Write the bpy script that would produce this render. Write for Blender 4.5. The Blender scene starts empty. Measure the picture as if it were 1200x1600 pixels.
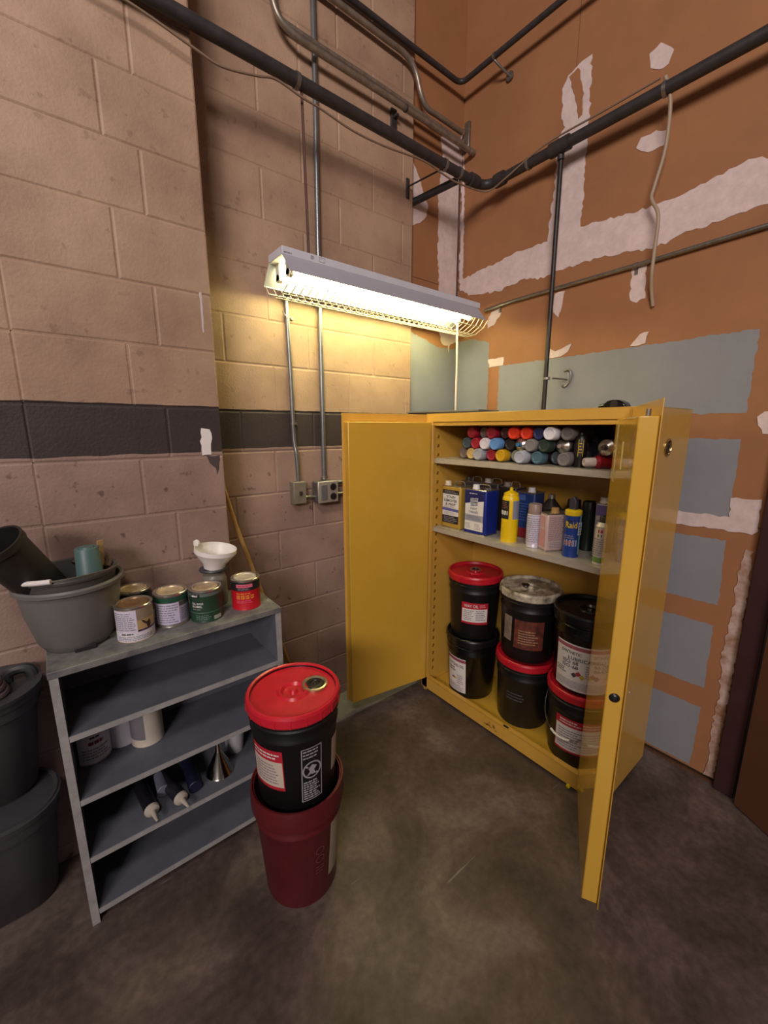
import bpy, math, random
from mathutils import Vector, Matrix
random.seed(7)
scene = bpy.context.scene
C = scene.collection

# ------------------------------------------------------------------ camera
cam_d = bpy.data.cameras.new('camera'); cam = bpy.data.objects.new('camera', cam_d); C.objects.link(cam)
cam_d.sensor_fit = 'HORIZONTAL'; cam_d.sensor_width = 36.0; cam_d.lens = 36.0*644.0/1200.0
cam_d.clip_start = 0.02; cam_d.clip_end = 100
_yaw = math.radians(51.2); _pit = math.atan(131/644.0)
_fh = Vector((math.cos(_yaw), math.sin(_yaw), 0)); _r = Vector((math.sin(_yaw), -math.cos(_yaw), 0))
_fw = _fh*math.cos(_pit) + Vector((0, 0, -math.sin(_pit))); _up = _r.cross(_fw)
_m = Matrix(((_r.x, _up.x, -_fw.x, 0.0), (_r.y, _up.y, -_fw.y, 0.0), (_r.z, _up.z, -_fw.z, 1.58), (0, 0, 0, 1)))
cam.matrix_world = _m
scene.camera = cam

# ------------------------------------------------------------------ world, light, exposure
w = bpy.data.worlds.new('world'); scene.world = w; w.use_nodes = True
w.node_tree.nodes['Background'].inputs[0].default_value = (1.0, 0.87, 0.85, 1)
w.node_tree.nodes['Background'].inputs[1].default_value = 0.07
def area(name, loc, target, size, power, col):
    l = bpy.data.lights.new(name, 'AREA'); l.shape = 'RECTANGLE'; l.size, l.size_y = size; l.energy = power; l.color = col
    o = bpy.data.objects.new(name, l); C.objects.link(o); o.location = loc
    o.rotation_euler = (Vector(target)-Vector(loc)).to_track_quat('-Z', 'Y').to_euler(); return o
# workshop lamp hung high behind and to the left of the camera, aimed at the corner
k_ = area('ceiling_lamp_light', (-0.9, -0.5, 3.7), (1.0, 1.9, 3.0), (0.8, 0.5), 42, (1.0, 0.90, 0.85))
# fill light added far behind the camera to lift cabinet interior and low parts
area('far_fill_light', (-5.2, -4.4, 4.1), (1.4, 1.4, 1.3), (2.6, 1.2), 350, (1.0, 0.88, 0.84))
vs = scene.view_settings
vs.view_transform = 'Standard'; vs.look = 'None'; vs.gamma = 1.0; vs.use_curve_mapping = False
vs.exposure = 0.0
LAMP_COL = (1.0, 0.93, 0.40); LAMP_STRENGTH = 34.0

# ------------------------------------------------------------------ helpers
def lin(c):
    return tuple((x/12.92 if x <= 0.04045 else ((x+0.055)/1.055)**2.4) for x in c)
def hx(s):
    return tuple(int(s[i:i+2], 16)/255 for i in (0, 2, 4))
_mats = {}
def mat(name, col, rough=0.5, metal=0.0, noise=0.0, scale=8.0, bump=0.0, bscale=60.0, coat=0.0, emit=None, es=0.0, spec=0.5, dark=None, coatr=0.05):
    """procedural Principled material; col is an sRGB hex; noise mixes towards a darker tone"""
    if name in _mats: return _mats[name]
    m = bpy.data.materials.new(name); m.use_nodes = True
    nt = m.node_tree; b = nt.nodes['Principled BSDF']
    c = lin(hx(col)); b.inputs['Base Color'].default_value = (*c, 1)
    b.inputs['Roughness'].default_value = rough; b.inputs['Metallic'].default_value = metal
    b.inputs['Specular IOR Level'].default_value = spec
    if coat: b.inputs['Coat Weight'].default_value = coat; b.inputs['Coat Roughness'].default_value = coatr
    if emit: b.inputs['Emission Color'].default_value = (*emit, 1); b.inputs['Emission Strength'].default_value = es
    if noise or bump:
        tc = nt.nodes.new('ShaderNodeNewGeometry')
    if noise:
        n = nt.nodes.new('ShaderNodeTexNoise'); n.inputs['Scale'].default_value = scale; n.inputs['Detail'].default_value = 6; n.inputs['Roughness'].default_value = 0.65
        nt.links.new(tc.outputs['Position'], n.inputs['Vector'])
        r = nt.nodes.new('ShaderNodeValToRGB'); r.color_ramp.elements[0].position = 0.32; r.color_ramp.elements[1].position = 0.68
        d = lin(hx(dark)) if dark else tuple(x*(1-noise) for x in c)
        r.color_ramp.elements[0].color = (*d, 1); r.color_ramp.elements[1].color = (*c, 1)
        nt.links.new(n.outputs['Fac'], r.inputs['Fac']); nt.links.new(r.outputs['Color'], b.inputs['Base Color'])
    if bump:
        n2 = nt.nodes.new('ShaderNodeTexNoise'); n2.inputs['Scale'].default_value = bscale; n2.inputs['Detail'].default_value = 4
        nt.links.new(tc.outputs['Position'], n2.inputs['Vector'])
        bp = nt.nodes.new('ShaderNodeBump'); bp.inputs['Strength'].default_value = bump; bp.inputs['Distance'].default_value = 0.004
        nt.links.new(n2.outputs['Fac'], bp.inputs['Height']); nt.links.new(bp.outputs['Normal'], b.inputs['Normal'])
    _mats[name] = m; return m

class MB:
    """collects shapes in world metres; build() links them as ONE mesh object"""
    def __init__(s): s.v = []; s.f = []; s.m = []
    def add(s, vs, fs, mi=0, M=None):
        o = len(s.v)
        s.v += [tuple(M @ Vector(p)) for p in vs] if M is not None else [tuple(p) for p in vs]
        s.f += [tuple(i+o for i in f) for f in fs]; s.m += [mi]*len(fs); return s
    def box(s, x0, x1, y0, y1, z0, z1, mi=0, M=None):
        vs = [(x, y, z) for z in (z0, z1) for y in (y0, y1) for x in (x0, x1)]
        return s.add(vs, [(0, 2, 3, 1), (4, 5, 7, 6), (0, 1, 5, 4), (2, 6, 7, 3), (0, 4, 6, 2), (1, 3, 7, 5)], mi, M)
    def lathe(s, prof, seg=32, mi=0, M=None):
        vs = []; fs = []; rows = []
        for r, z in prof:
            if r < 1e-6: rows.append([len(vs)]); vs.append((0, 0, z))
            else:
                rows.append(list(range(len(vs), len(vs)+seg)))
                vs += [(r*math.cos(2*math.pi*k/seg), r*math.sin(2*math.pi*k/seg), z) for k in range(seg)]
        for a, b in zip(rows[:-1], rows[1:]):
            for k in range(seg):
                k2 = (k+1) % seg
                if len(a) == 1 and len(b) == 1: continue
                if len(a) == 1: fs.append((a[0], b[k2], b[k]))
                elif len(b) == 1: fs.append((a[k], a[k2], b[0]))
                else: fs.append((a[k], a[k2], b[k2], b[k]))
        return s.add(vs, fs, mi, M)
    def tube(s, path, r, seg=12, mi=0, M=None, caps=True):
        P = [Vector(p) for p in path]; n = len(P); rr = r if isinstance(r, (list, tuple)) else [r]*n
        T = [(P[min(i+1, n-1)]-P[max(i-1, 0)]).normalized() for i in range(n)]
        ref = Vector((0, 0, 1)) if abs(T[0].z) < 0.9 else Vector((1, 0, 0))
        N = (ref - T[0]*ref.dot(T[0])).normalized(); vs = []; fs = []
        for i in range(n):
            N = (N - T[i]*N.dot(T[i])).normalized(); B = T[i].cross(N)
            vs += [tuple(P[i] + (N*math.cos(2*math.pi*k/seg) + B*math.sin(2*math.pi*k/seg))*rr[i]) for k in range(seg)]
        for i in range(n-1):
            for k in range(seg):
                k2 = (k+1) % seg; fs.append((i*seg+k, i*seg+k2, (i+1)*seg+k2, (i+1)*seg+k))
        if caps: fs.append(tuple(range(seg-1, -1, -1))); fs.append(tuple(range((n-1)*seg, n*seg)))
        return s.add(vs, fs, mi, M)
    def slab(s, front, back, mi=0, M=None):
        n = len(front); vs = list(front)+list(back)
        fs = [tuple(range(n)), tuple(range(2*n-1, n-1, -1))] + [(i, i+n, (i+1) % n + n, (i+1) % n) for i in range(n)]
        return s.add(vs, fs, mi, M)
    def build(s, name, mats, parent=None, off=None, bevel=0.0, ang=35, seg=2, kind=None):
        if off is None: off = _off.get(parent.as_pointer(), Vector()) if parent else Vector()
        me = bpy.data.meshes.new(name)
        me.from_pydata([tuple(Vector(p)-off) for p in s.v], [], s.f)
        for mm in (mats if isinstance(mats, (list, tuple)) else [mats]): me.materials.append(mm)
        me.polygons.foreach_set('material_index', s.m)
        import bmesh
        bm = bmesh.new(); bm.from_mesh(me); bmesh.ops.recalc_face_normals(bm, faces=bm.faces); bm.to_mesh(me); bm.free()
        me.shade_smooth(); me.set_sharp_from_angle(angle=math.radians(ang)); me.update()
        o = bpy.data.objects.new(name, me); C.objects.link(o)
        if parent: o.parent = parent
        else: o.location = off
        _off[o.as_pointer()] = Vector(off)
        if bevel:
            md = o.modifiers.new('bevel', 'BEVEL'); md.width = bevel; md.segments = seg; md.limit_method = 'ANGLE'; md.angle_limit = math.radians(40); md.harden_normals = False
        if kind: o['kind'] = kind
        return o
_off = {}
def root(name, loc, label, cat, group=None):
    o = bpy.data.objects.new(name, None); C.objects.link(o); o.location = loc; o.empty_display_size = 0.05
    o['label'] = label; o['category'] = cat
    if group: o['group'] = group
    _off[o.as_pointer()] = Vector(loc); return o
def tag(o, label, cat, group=None):
    o['label'] = label; o['category'] = cat
    if group: o['group'] = group
    return o
def struct(o): o['kind'] = 'structure'; return o

def fillet(pts, rad, n=7):
    P = [Vector(p) for p in pts]; out = [P[0]]
    for i in range(1, len(P)-1):
        a = (P[i-1]-P[i]); b = (P[i+1]-P[i]); d = min(rad, a.length*0.45, b.length*0.45)
        p0 = P[i]+a.normalized()*d; p1 = P[i]+b.normalized()*d
        for k in range(n+1):
            t = k/n; out.append(p0*(1-t)**2 + P[i]*2*t*(1-t) + p1*t*t)
    out.append(P[-1]); return out
def spline(pts, n=6):
    P = [Vector(p) for p in pts]; P = [P[0]*2-P[1]] + P + [P[-1]*2-P[-2]]; out = []
    for i in range(1, len(P)-2):
        for k in range(n):
            t = k/n; a, b, c, d = P[i-1], P[i], P[i+1], P[i+2]
            out.append(0.5*((2*b) + (c-a)*t + (2*a-5*b+4*c-d)*t*t + (3*b-a-3*c+d)*t**3))
    out.append(P[-2]); return out
def T(loc, rz=0, axis=None):
    M = Matrix.Translation(loc)
    if axis is not None: M = M @ Vector(axis).to_track_quat('Z', 'Y').to_matrix().to_4x4()
    if rz: M = M @ Matrix.Rotation(rz, 4, 'Z')
    return M

# ------------------------------------------------------------------ label drawing (flat or wrapped round a can)
_txt = {}
def text_geo(s):
    if s in _txt: return _txt[s]
    cu = bpy.data.curves.new('t', 'FONT'); cu.body = s; cu.size = 1.0; cu.offset = 0.012; cu.resolution_u = 2
    o = bpy.data.objects.new('t', cu); C.objects.link(o)
    dg = bpy.context.evaluated_depsgraph_get(); dg.update(); ev = o.evaluated_get(dg); me = ev.to_mesh()
    vs = [(v.co.x, v.co.y) for v in me.vertices]; fs = [tuple(p.vertices) for p in me.polygons]
    ev.to_mesh_clear(); bpy.data.objects.remove(o); bpy.data.curves.remove(cu)
    x0 = min(v[0] for v in vs); x1 = max(v[0] for v in vs); y0 = min(v[1] for v in vs); y1 = max(v[1] for v in vs)
    _txt[s] = ([((x-x0)/(x1-x0), (y-y0)/(y1-y0)) for x, y in vs], fs, (x1-x0)/(y1-y0)); return _txt[s]
def cyl_map(center, rfun, a0):
    cx, cy, cz = center
    def f(u, v, o=0.0):
        r = rfun(v); a = a0 + u/r; return (cx+(r+o)*math.cos(a), cy+(r+o)*math.sin(a), cz+v)
    return f
def flat_map(orig, right, up):
    O, R, U = Vector(orig), Vector(right).normalized(), Vector(up).normalized(); N = R.cross(U)
    return lambda u, v, o=0.0: tuple(O+R*u+U*v+N*o)
class Lab:
    def __init__(s, f): s.f = f; s.b = MB(); s.t = MB(); s.mats = []; s.tm = []; s.tx = []
    def mi(s, l, m):
        if m not in l: l.append(m)
        return l.index(m)
    def quad(s, mb, mi, u0, v0, u1, v1, o, sk=0.0):
        n = max(1, int((u1-u0)/0.012)); nv = 1
        vs = []; fs = []
        for j in (0, 1):
            for i in range(n+1):
                u = u0+(u1-u0)*i/n; v = (v0, v1)[j] + sk*(i/n-0.5); vs.append(s.f(u, v, o))
        for i in range(n): fs.append((i, i+1, n+2+i, n+1+i))
        mb.add(vs, fs, mi)
    def rect(s, u0, v0, u1, v1, m, o=0.0006, sk=0.0):
        s.quad(s.b, s.mi(s.mats, m), u0, v0, u1, v1, o, sk); return s
    def poly(s, pts, m, o=0.0009):
        s.b.add([s.f(u, v, o) for u, v in pts], [tuple(range(len(pts)))], s.mi(s.mats, m)); return s
    def text(s, t, u0, v0, u1, h, m, o=0.0016, rot=0.0):
        vs, fs, ar = text_geo(t); wd = u1-u0
        s.tx.append((MB().add([s.f(u0+x*wd, v0+y*h+rot*(x-0.5)*wd, o) for x, y in vs], fs), m)); return s
    def lines(s, u0, v0, u1, v1, n, m, o=0.0012, fill=0.45, seed=1):
        rg = random.Random(seed); p = (v1-v0)/n
        for i in range(n):
            v = v1-(i+0.5)*p; u = u0; end = u0+(u1-u0)*rg.uniform(0.75, 1.0)
            while u < end-0.002:
                l = min(rg.uniform(0.004, 0.016), end-u); s.quad(s.t, s.mi(s.tm, m), u, v-p*fill/2, u+l, v+p*fill/2, o); u += l+0.0022
        return s
    def ring(s, cu, cv, r, wd, m, o=0.0012, n=24):
        k = s.mi(s.tm, m)
        for i in range(n):
            a, b = 2*math.pi*i/n, 2*math.pi*(i+1)/n
            s.t.add([s.f(cu+q*math.cos(t), cv+q*math.sin(t), o) for q, t in ((r, a), (r, b), (r-wd, b), (r-wd, a))], [(0, 1, 2, 3)], k)
        return s
    def build(s, parent, name='label'):
        l = None
        if s.b.v: l = s.b.build(name, s.mats, parent)
        if s.t.v: s.t.build('fine_print', s.tm, l if l else parent, kind='stuff')
        for q, m in s.tx: q.build('lettering', m, l if l else parent)
        return l

# ------------------------------------------------------------------ materials
M_white = mat('paper_white', 'd8d2ce', 0.6); M_ink = mat('ink_black', '1b181a', 0.6); M_red = mat('ink_red', 'b01e30', 0.5)
M_print = mat('fine_print', '86808a', 0.7); M_steel = mat('galvanised_steel', '9b9690', 0.38, 0.85, noise=0.35, scale=40)
M_blackpipe = mat('black_iron_pipe', '3b3637', 0.5, 0.15, noise=0.4, scale=25, bump=0.15)
M_tin = mat('tin_plate', 'c9c2b8', 0.25, 0.9); M_blackpl = mat('black_plastic', '141113', 0.42, noise=0.3, scale=12)
M_redpl = mat('red_plastic_lid', 'c21a2c', 0.36, noise=0.25, scale=14); M_whitepl = mat('white_plastic', 'e2ddda', 0.4)
M_yellow = mat('yellow_enamel', 'd0a044', 0.36, noise=0.10, scale=5, coat=0.4, coatr=0.10)
M_yellow_gloss = mat('yellow_enamel_polished', 'cfa23a', 0.25, noise=0.06, scale=4, coat=0.45, coatr=0.03)
M_gray = mat('grey_shelf_paint', '62656f', 0.55, noise=0.22, scale=9, bump=0.1)
M_graytop = mat('grey_worn_board', '86857f', 0.6, noise=0.35, scale=16, dark='56565a', bump=0.2)
M_grayedge = mat('grey_worn_edge', 'a3a09f', 0.6, noise=0.3, scale=20)

def wall_paint(name, hi, lo, stripe, smudge):
    m = bpy.data.materials.new(name); m.use_nodes = True; nt = m.node_tree; b = nt.nodes['Principled BSDF']; L = nt.links
    b.inputs['Roughness'].default_value = 0.62
    g = nt.nodes.new('ShaderNodeNewGeometry'); sx = nt.nodes.new('ShaderNodeSeparateXYZ'); L.new(g.outputs['Position'], sx.inputs[0])
    wn = nt.nodes.new('ShaderNodeTexNoise'); wn.inputs['Scale'].default_value = 9; L.new(g.outputs['Position'], wn.inputs['Vector'])
    ma = nt.nodes.new('ShaderNodeMath'); ma.operation = 'MULTIPLY_ADD'; ma.inputs[1].default_value = 0.012; L.new(wn.outputs['Fac'], ma.inputs[0]); L.new(sx.outputs['Z'], ma.inputs[2])
    r = nt.nodes.new('ShaderNodeValToRGB'); r.color_ramp.interpolation = 'CONSTANT'
    mr = nt.nodes.new('ShaderNodeMath'); mr.operation = 'DIVIDE'; mr.inputs[1].default_value = 4.5; L.new(ma.outputs[0], mr.inputs[0]); L.new(mr.outputs[0], r.inputs['Fac'])
    e = r.color_ramp.elements; e[0].position = 0; e[0].color = (*lin(hx(lo)), 1); e[1].position = 1.478/4.5; e[1].color = (*lin(hx(stripe)), 1)  # lo tone: dimmer light and dirt below the stripe put into the paint colour
    q = e.new(1.658/4.5); q.color = (*lin(hx(hi)), 1)
    n = nt.nodes.new('ShaderNodeTexNoise'); n.inputs['Scale'].default_value = 3.2; n.inputs['Detail'].default_value = 7; n.inputs['Roughness'].default_value = 0.6
    L.new(g.outputs['Position'], n.inputs['Vector'])
    r2 = nt.nodes.new('ShaderNodeValToRGB'); r2.color_ramp.elements[0].position = 0.30; r2.color_ramp.elements[1].position = 0.62
    r2.color_ramp.elements[0].color = (0.66, 0.62, 0.62, 1); r2.color_ramp.elements[1].color = (1, 1, 1, 1); L.new(n.outputs['Fac'], r2.inputs['Fac'])
    mx = nt.nodes.new('ShaderNodeMixRGB'); mx.blend_type = 'MULTIPLY'; mx.inputs[0].default_value = smudge
    L.new(r.outputs['Color'], mx.inputs[1]); L.new(r2.outputs['Color'], mx.inputs[2])
    # scuffs: small dark flecks on the lower wall
    n4 = nt.nodes.new('ShaderNodeTexNoise'); n4.inputs['Scale'].default_value = 26; n4.inputs['Detail'].default_value = 3; L.new(g.outputs['Position'], n4.inputs['Vector'])
    r4 = nt.nodes.new('ShaderNodeValToRGB'); r4.color_ramp.elements[0].position = 0.28; r4.color_ramp.elements[1].position = 0.34
    r4.color_ramp.elements[0].color = (0.45, 0.38, 0.36, 1); r4.color_ramp.elements[1].color = (1, 1, 1, 1); L.new(n4.outputs['Fac'], r4.inputs['Fac'])
    m2 = nt.nodes.new('ShaderNodeMixRGB'); m2.blend_type = 'MULTIPLY'; lt = nt.nodes.new('ShaderNodeMapRange'); lt.inputs[1].default_value = 1.40; lt.inputs[2].default_value = 1.50; lt.inputs[3].default_value = 0.85; lt.inputs[4].default_value = 0.40; L.new(sx.outputs['Z'], lt.inputs[0]); L.new(lt.outputs[0], m2.inputs[0])
    L.new(mx.outputs[0], m2.inputs[1]); L.new(r4.outputs['Color'], m2.inputs[2]); L.new(m2.outputs[0], b.inputs['Base Color'])
    n3 = nt.nodes.new('ShaderNodeTexNoise'); n3.inputs['Scale'].default_value = 110; n3.inputs['Detail'].default_value = 5; L.new(g.outputs['Position'], n3.inputs['Vector'])
    bp = nt.nodes.new('ShaderNodeBump'); bp.inputs['Strength'].default_value = 0.35; bp.inputs['Distance'].default_value = 0.004
    L.new(n3.outputs['Fac'], bp.inputs['Height']); L.new(bp.outputs['Normal'], b.inputs['Normal']); return m
M_block = wall_paint('painted_block', 'ad8f77', '9c8175', '3b3030', 0.95)
M_kraft = mat('drywall_paper', '9c6a45', 0.75, noise=0.16, scale=3.0, bump=0.06, bscale=180)
M_mud = mat('joint_compound', 'd8c4c0', 0.8, noise=0.20, scale=22, bump=0.4, bscale=45)
M_blue = mat('blue_grey_paint', '86878c', 0.6, noise=0.10, scale=5, bump=0.1)

def floor_mat():
    m = bpy.data.materials.new('stained_concrete'); m.use_nodes = True; nt = m.node_tree; b = nt.nodes['Principled BSDF']; L = nt.links
    g = nt.nodes.new('ShaderNodeNewGeometry')
    n = nt.nodes.new('ShaderNodeTexNoise'); n.inputs['Scale'].default_value = 2.6; n.inputs['Detail'].default_value = 9; n.inputs['Roughness'].default_value = 0.62; n.inputs['Distortion'].default_value = 0.4
    L.new(g.outputs['Position'], n.inputs['Vector'])
    r = nt.nodes.new('ShaderNodeValToRGB'); e = r.color_ramp.elements
    e[0].position = 0.34; e[0].color = (*lin(hx('40342f')), 1); e[1].position = 0.68; e[1].color = (*lin(hx('7d6e65')), 1)
    q = e.new(0.5); q.color = (*lin(hx('594b45')), 1)
    L.new(n.outputs['Fac'], r.inputs['Fac'])
    n2 = nt.nodes.new('ShaderNodeTexNoise'); n2.inputs['Scale'].default_value = 38; n2.inputs['Detail'].default_value = 5; L.new(g.outputs['Position'], n2.inputs['Vector'])
    r2 = nt.nodes.new('ShaderNodeValToRGB'); r2.color_ramp.elements[0].position = 0.36; r2.color_ramp.elements[0].color = (0.78, 0.76, 0.75, 1); r2.color_ramp.elements[1].position = 0.66; r2.color_ramp.elements[1].color = (1.06, 1.05, 1.04, 1)
    L.new(n2.outputs['Fac'], r2.inputs['Fac'])
    mx = nt.nodes.new('ShaderNodeMixRGB'); mx.blend_type = 'MULTIPLY'; mx.inputs[0].default_value = 1; L.new(r.outputs['Color'], mx.inputs[1]); L.new(r2.outputs['Color'], mx.inputs[2])
    # pale scratches
    mp = nt.nodes.new('ShaderNodeMapping'); mp.inputs['Rotation'].default_value = (0, 0, 0.7); mp.inputs['Scale'].default_value = (3.2, 30, 1); L.new(g.outputs['Position'], mp.inputs['Vector'])
    n3 = nt.nodes.new('ShaderNodeTexNoise'); n3.inputs['Scale'].default_value = 1.0; n3.inputs['Detail'].default_value = 3; L.new(mp.outputs[0], n3.inputs['Vector'])
    r3 = nt.nodes.new('ShaderNodeValToRGB'); r3.color_ramp.elements[0].position = 0.72; r3.color_ramp.elements[1].position = 0.80; L.new(n3.outputs['Fac'], r3.inputs['Fac'])
    m2 = nt.nodes.new('ShaderNodeMixRGB'); m2.inputs[2].default_value = (*lin(hx('8d857c')), 1); L.new(r3.outputs['Color'], m2.inputs[0]); L.new(mx.outputs[0], m2.inputs[1])
    L.new(m2.outputs[0], b.inputs['Base Color'])
    rr = nt.nodes.new('ShaderNodeMapRange'); rr.inputs[3].default_value = 0.62; rr.inputs[4].default_value = 0.42; L.new(n.outputs['Fac'], rr.inputs[0]); L.new(rr.outputs[0], b.inputs['Roughness'])
    bp = nt.nodes.new('ShaderNodeBump'); bp.inputs['Strength'].default_value = 0.12; bp.inputs['Distance'].default_value = 0.004; L.new(n2.outputs['Fac'], bp.inputs['Height']); L.new(bp.outputs['Normal'], b.inputs['Normal'])
    return m
M_floor = floor_mat()

# ================================================================== SETTING
YR, YP, XB, YA = 1.90, 1.704, 2.16, 1.93
struct(MB().box(-5, 4.2, -5, 3.2, -0.1, 0.0).build('floor', M_floor))
# pale unworn strip of slab at the foot of the block wall
struct(MB().box(0.60, 1.64, 1.70, 1.90, -0.01, 0.004).build('trim_1', mat('pale_concrete', '8d897e', 0.8, noise=0.3, scale=20, bump=0.3)))

JZ = [-0.15, 0.06, 0.262, 0.462, 0.667, 0.87, 1.07, 1.267, 1.472, 1.655, 1.864, 2.062, 2.275, 2.47, 2.672, 2.872, 3.072, 3.275, 3.475, 3.675, 3.875, 4.075, 4.275]
M_mortar = M_block
_blk = {}
def block_mesh(wd, h, d=0.05, c=0.0026, e=0.0055):
    k = (round(wd, 3), round(h, 3))
    if k in _blk: return _blk[k]
    a, b = wd/2, h/2
    vs = [(-a, d, -b), (a, d, -b), (a, d, b), (-a, d, b), (-a, c, -b), (a, c, -b), (a, c, b), (-a, c, b), (-a+e, 0, -b+e), (a-e, 0, -b+e), (a-e, 0, b-e), (-a+e, 0, b-e)]
    fs = [(8, 9, 10, 11)] + [(4+i, 4+(i+1) % 4, 8+(i+1) % 4, 8+i) for i in range(4)] + [(i, (i+1) % 4, 4+(i+1) % 4, 4+i) for i in range(4)]
    me = bpy.data.meshes.new('block'); me.from_pydata(vs, [], fs); me.materials.append(M_block); me.update(); _blk[k] = me; return me
def block_wall(name, x0, x1, y, rows, jg=0.003, zmax=4.275, depth=0.3):
    """y = front face; rows(i) -> inner vertical joints of course i; blocks stand proud of the mortar core"""
    core = struct(MB().box(x0+0.002, x1-0.002, y+0.0024, y+depth, -0.1, zmax).build(name, M_mortar))
    for i in range(len(JZ)-1):
        z0, z1 = JZ[i], JZ[i+1]
        if z1 > zmax+0.001: break
        xs = [x0]+[q for q in rows(i) if x0+0.02 < q < x1-0.02]+[x1]
        for a, b in zip(xs[:-1], xs[1:]):
            la = 0 if a == x0 else jg/2; lb = 0 if b == x1 else jg/2
            ob = bpy.data.objects.new('block', block_mesh(b-lb-a-la, z1-z0-jg)); C.objects.link(ob); ob.parent = core
            ob.location = ((a+la+b-lb)/2, y+random.uniform(-0.0008, 0.0006), (z0+z1)/2)
    return core
odd = [0.24, 0.645, 1.05, 1.455]; even = [0.44, 0.85, 1.25, 1.655]
sp = {8: [0.30, 0.695, 1.065, 1.47], 9: [0.46, 0.865, 1.29, 1.69]}
block_wall('wall_left', 0.30, 1.732, YR, lambda i: sp.get(i, odd if i % 2 == 0 else even))
block_wall('wall_pillar', -0.045, 0.54, YP, lambda i: [0.35 if i % 2 == 0 else 0.25], depth=0.32)
block_wall('wall_far_left', -2.4, -0.0455, YP+0.014, lambda i: [(-0.25 if i % 2 == 0 else -0.45)-0.4*k for k in range(6)], depth=0.28)
# torn white paint fleck and grime on the pillar stripe
def jag(pts, amp, step=0.016, rg=random.Random(3)):
    out = []
    for i in range(len(pts)):
        a = Vector(pts[i]); b = Vector(pts[(i+1) % len(pts)]); n = max(1, int((b-a).length/step)); nr = Vector((-(b-a).y, (b-a).x)); nr = nr.normalized() if nr.length else nr
        for k in range(n):
            p = a+(b-a)*k/n + nr*rg.uniform(-amp, amp); out.append((p.x, p.y))
    return out
def patch_A(name, pts, m, parent, y, th, amp=0.006):
    p = jag(pts, amp); return MB().slab([(x, y-th, z) for x, z in p], [(x, y+0.002, z) for x, z in p]).build(name, m, parent)
def patch_B(name, pts, m, parent, x, th, amp=0.006):
    p = jag(pts, amp); return MB().slab([(x-th, y, z) for y, z in p], [(x+0.002, y, z) for y, z in p]).build(name, m, parent)
pil = bpy.data.objects['wall_pillar']
patch_A('paint_chip', [(0.462, 1.478), (0.495, 1.478), (0.500, 1.54), (0.497, 1.578), (0.468, 1.58), (0.458, 1.53)], mat('bare_plaster', 'e3dcda', 0.85), pil, YP, 0.0016, 0.004)
patch_A('grime_stain', [(0.478, 1.474), (0.525, 1.474), (0.522, 1.44), (0.514, 1.40), (0.506, 1.42), (0.490, 1.445)], mat('grime', '4c4140', 0.8), pil, YP, 0.0012, 0.005)

patch_A('paint_drip', [(0.497, 2.16), (0.503, 2.17), (0.508, 2.05), (0.506, 1.93), (0.501, 1.93), (0.500, 2.05)], mat('pale_drip', 'c4b4b4', 0.7), pil, YP, 0.0006, 0.001)

# drywall: return beside the blocks and the long right wall, hung as 4-foot sheets
core_r = struct(MB().box(2.16+0.013, 2.26, 0.30, 2.06, -0.02, 4.275).box(2.16+0.013, 2.26, -1.6, 0.30, 2.16, 4.275).build('wall_right', mat('drywall_gap', '3a2c22', 0.9)))
for (y0, y1, z0, z1) in [(0.30, 1.945, 0.02, 1.19), (0.30, 1.945, 1.19, 2.44), (1.24, 1.945, 2.44, 4.275), (0.02, 1.24, 2.44, 4.275), (-1.6, 0.02, 2.44, 4.275), (-1.6, 0.30, 2.16, 2.44)]:
    g = 0.0015
    MB().box(XB, XB+0.0127, y0+g, y1-g, z0+g, z1-g).build('drywall_panel', M_kraft, core_r)
core_c = struct(MB().box(1.70, 2.25, YA+0.013, 2.06, -0.02, 4.275).build('wall_corner', mat('drywall_gap', '3a2c22', 0.9)))
for z0, z1 in [(0.02, 1.19), (1.19, 2.44), (2.44, 4.275)]:
    MB().box(1.7335, XB-0.002, YA, YA+0.0127, z0+0.0015, z1-0.0015).build('drywall_panel', M_kraft, core_c)

bluesB = [[(0.408, 1.64), (0.408, 1.951), (1.0, 1.945), (1.587, 1.944), (1.58, 1.45), (0.95, 1.45), (0.95, 1.635)],
          [(0.405, 1.215), (0.409, 1.537), (0.95, 1.535), (0.95, 1.21)], [(0.392, 0.832), (0.401, 1.118), (0.95, 1.108), (0.95, 0.825)],
          [(0.391, 0.435), (0.395, 0.738), (0.95, 0.735), (0.95, 0.43)], [(0.394, 0.031), (0.390, 0.338), (0.95, 0.335), (0.95, 0.04)],
          [(1.925, 2.13), (1.80, 2.128), (1.666, 2.089), (1.665, 1.847), (1.656, 1.45), (1.925, 1.45)]]
for p in bluesB: patch_B('paint_patch', p, M_blue, core_r, XB, 0.0007, 0.0035)
patch_A('paint_patch', [(1.74, 2.141), (1.851, 2.117), (2.021, 2.074), (2.155, 2.088), (2.155, 1.45), (1.74, 1.45)], M_blue, core_c, YA, 0.0007, 0.006)
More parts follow.
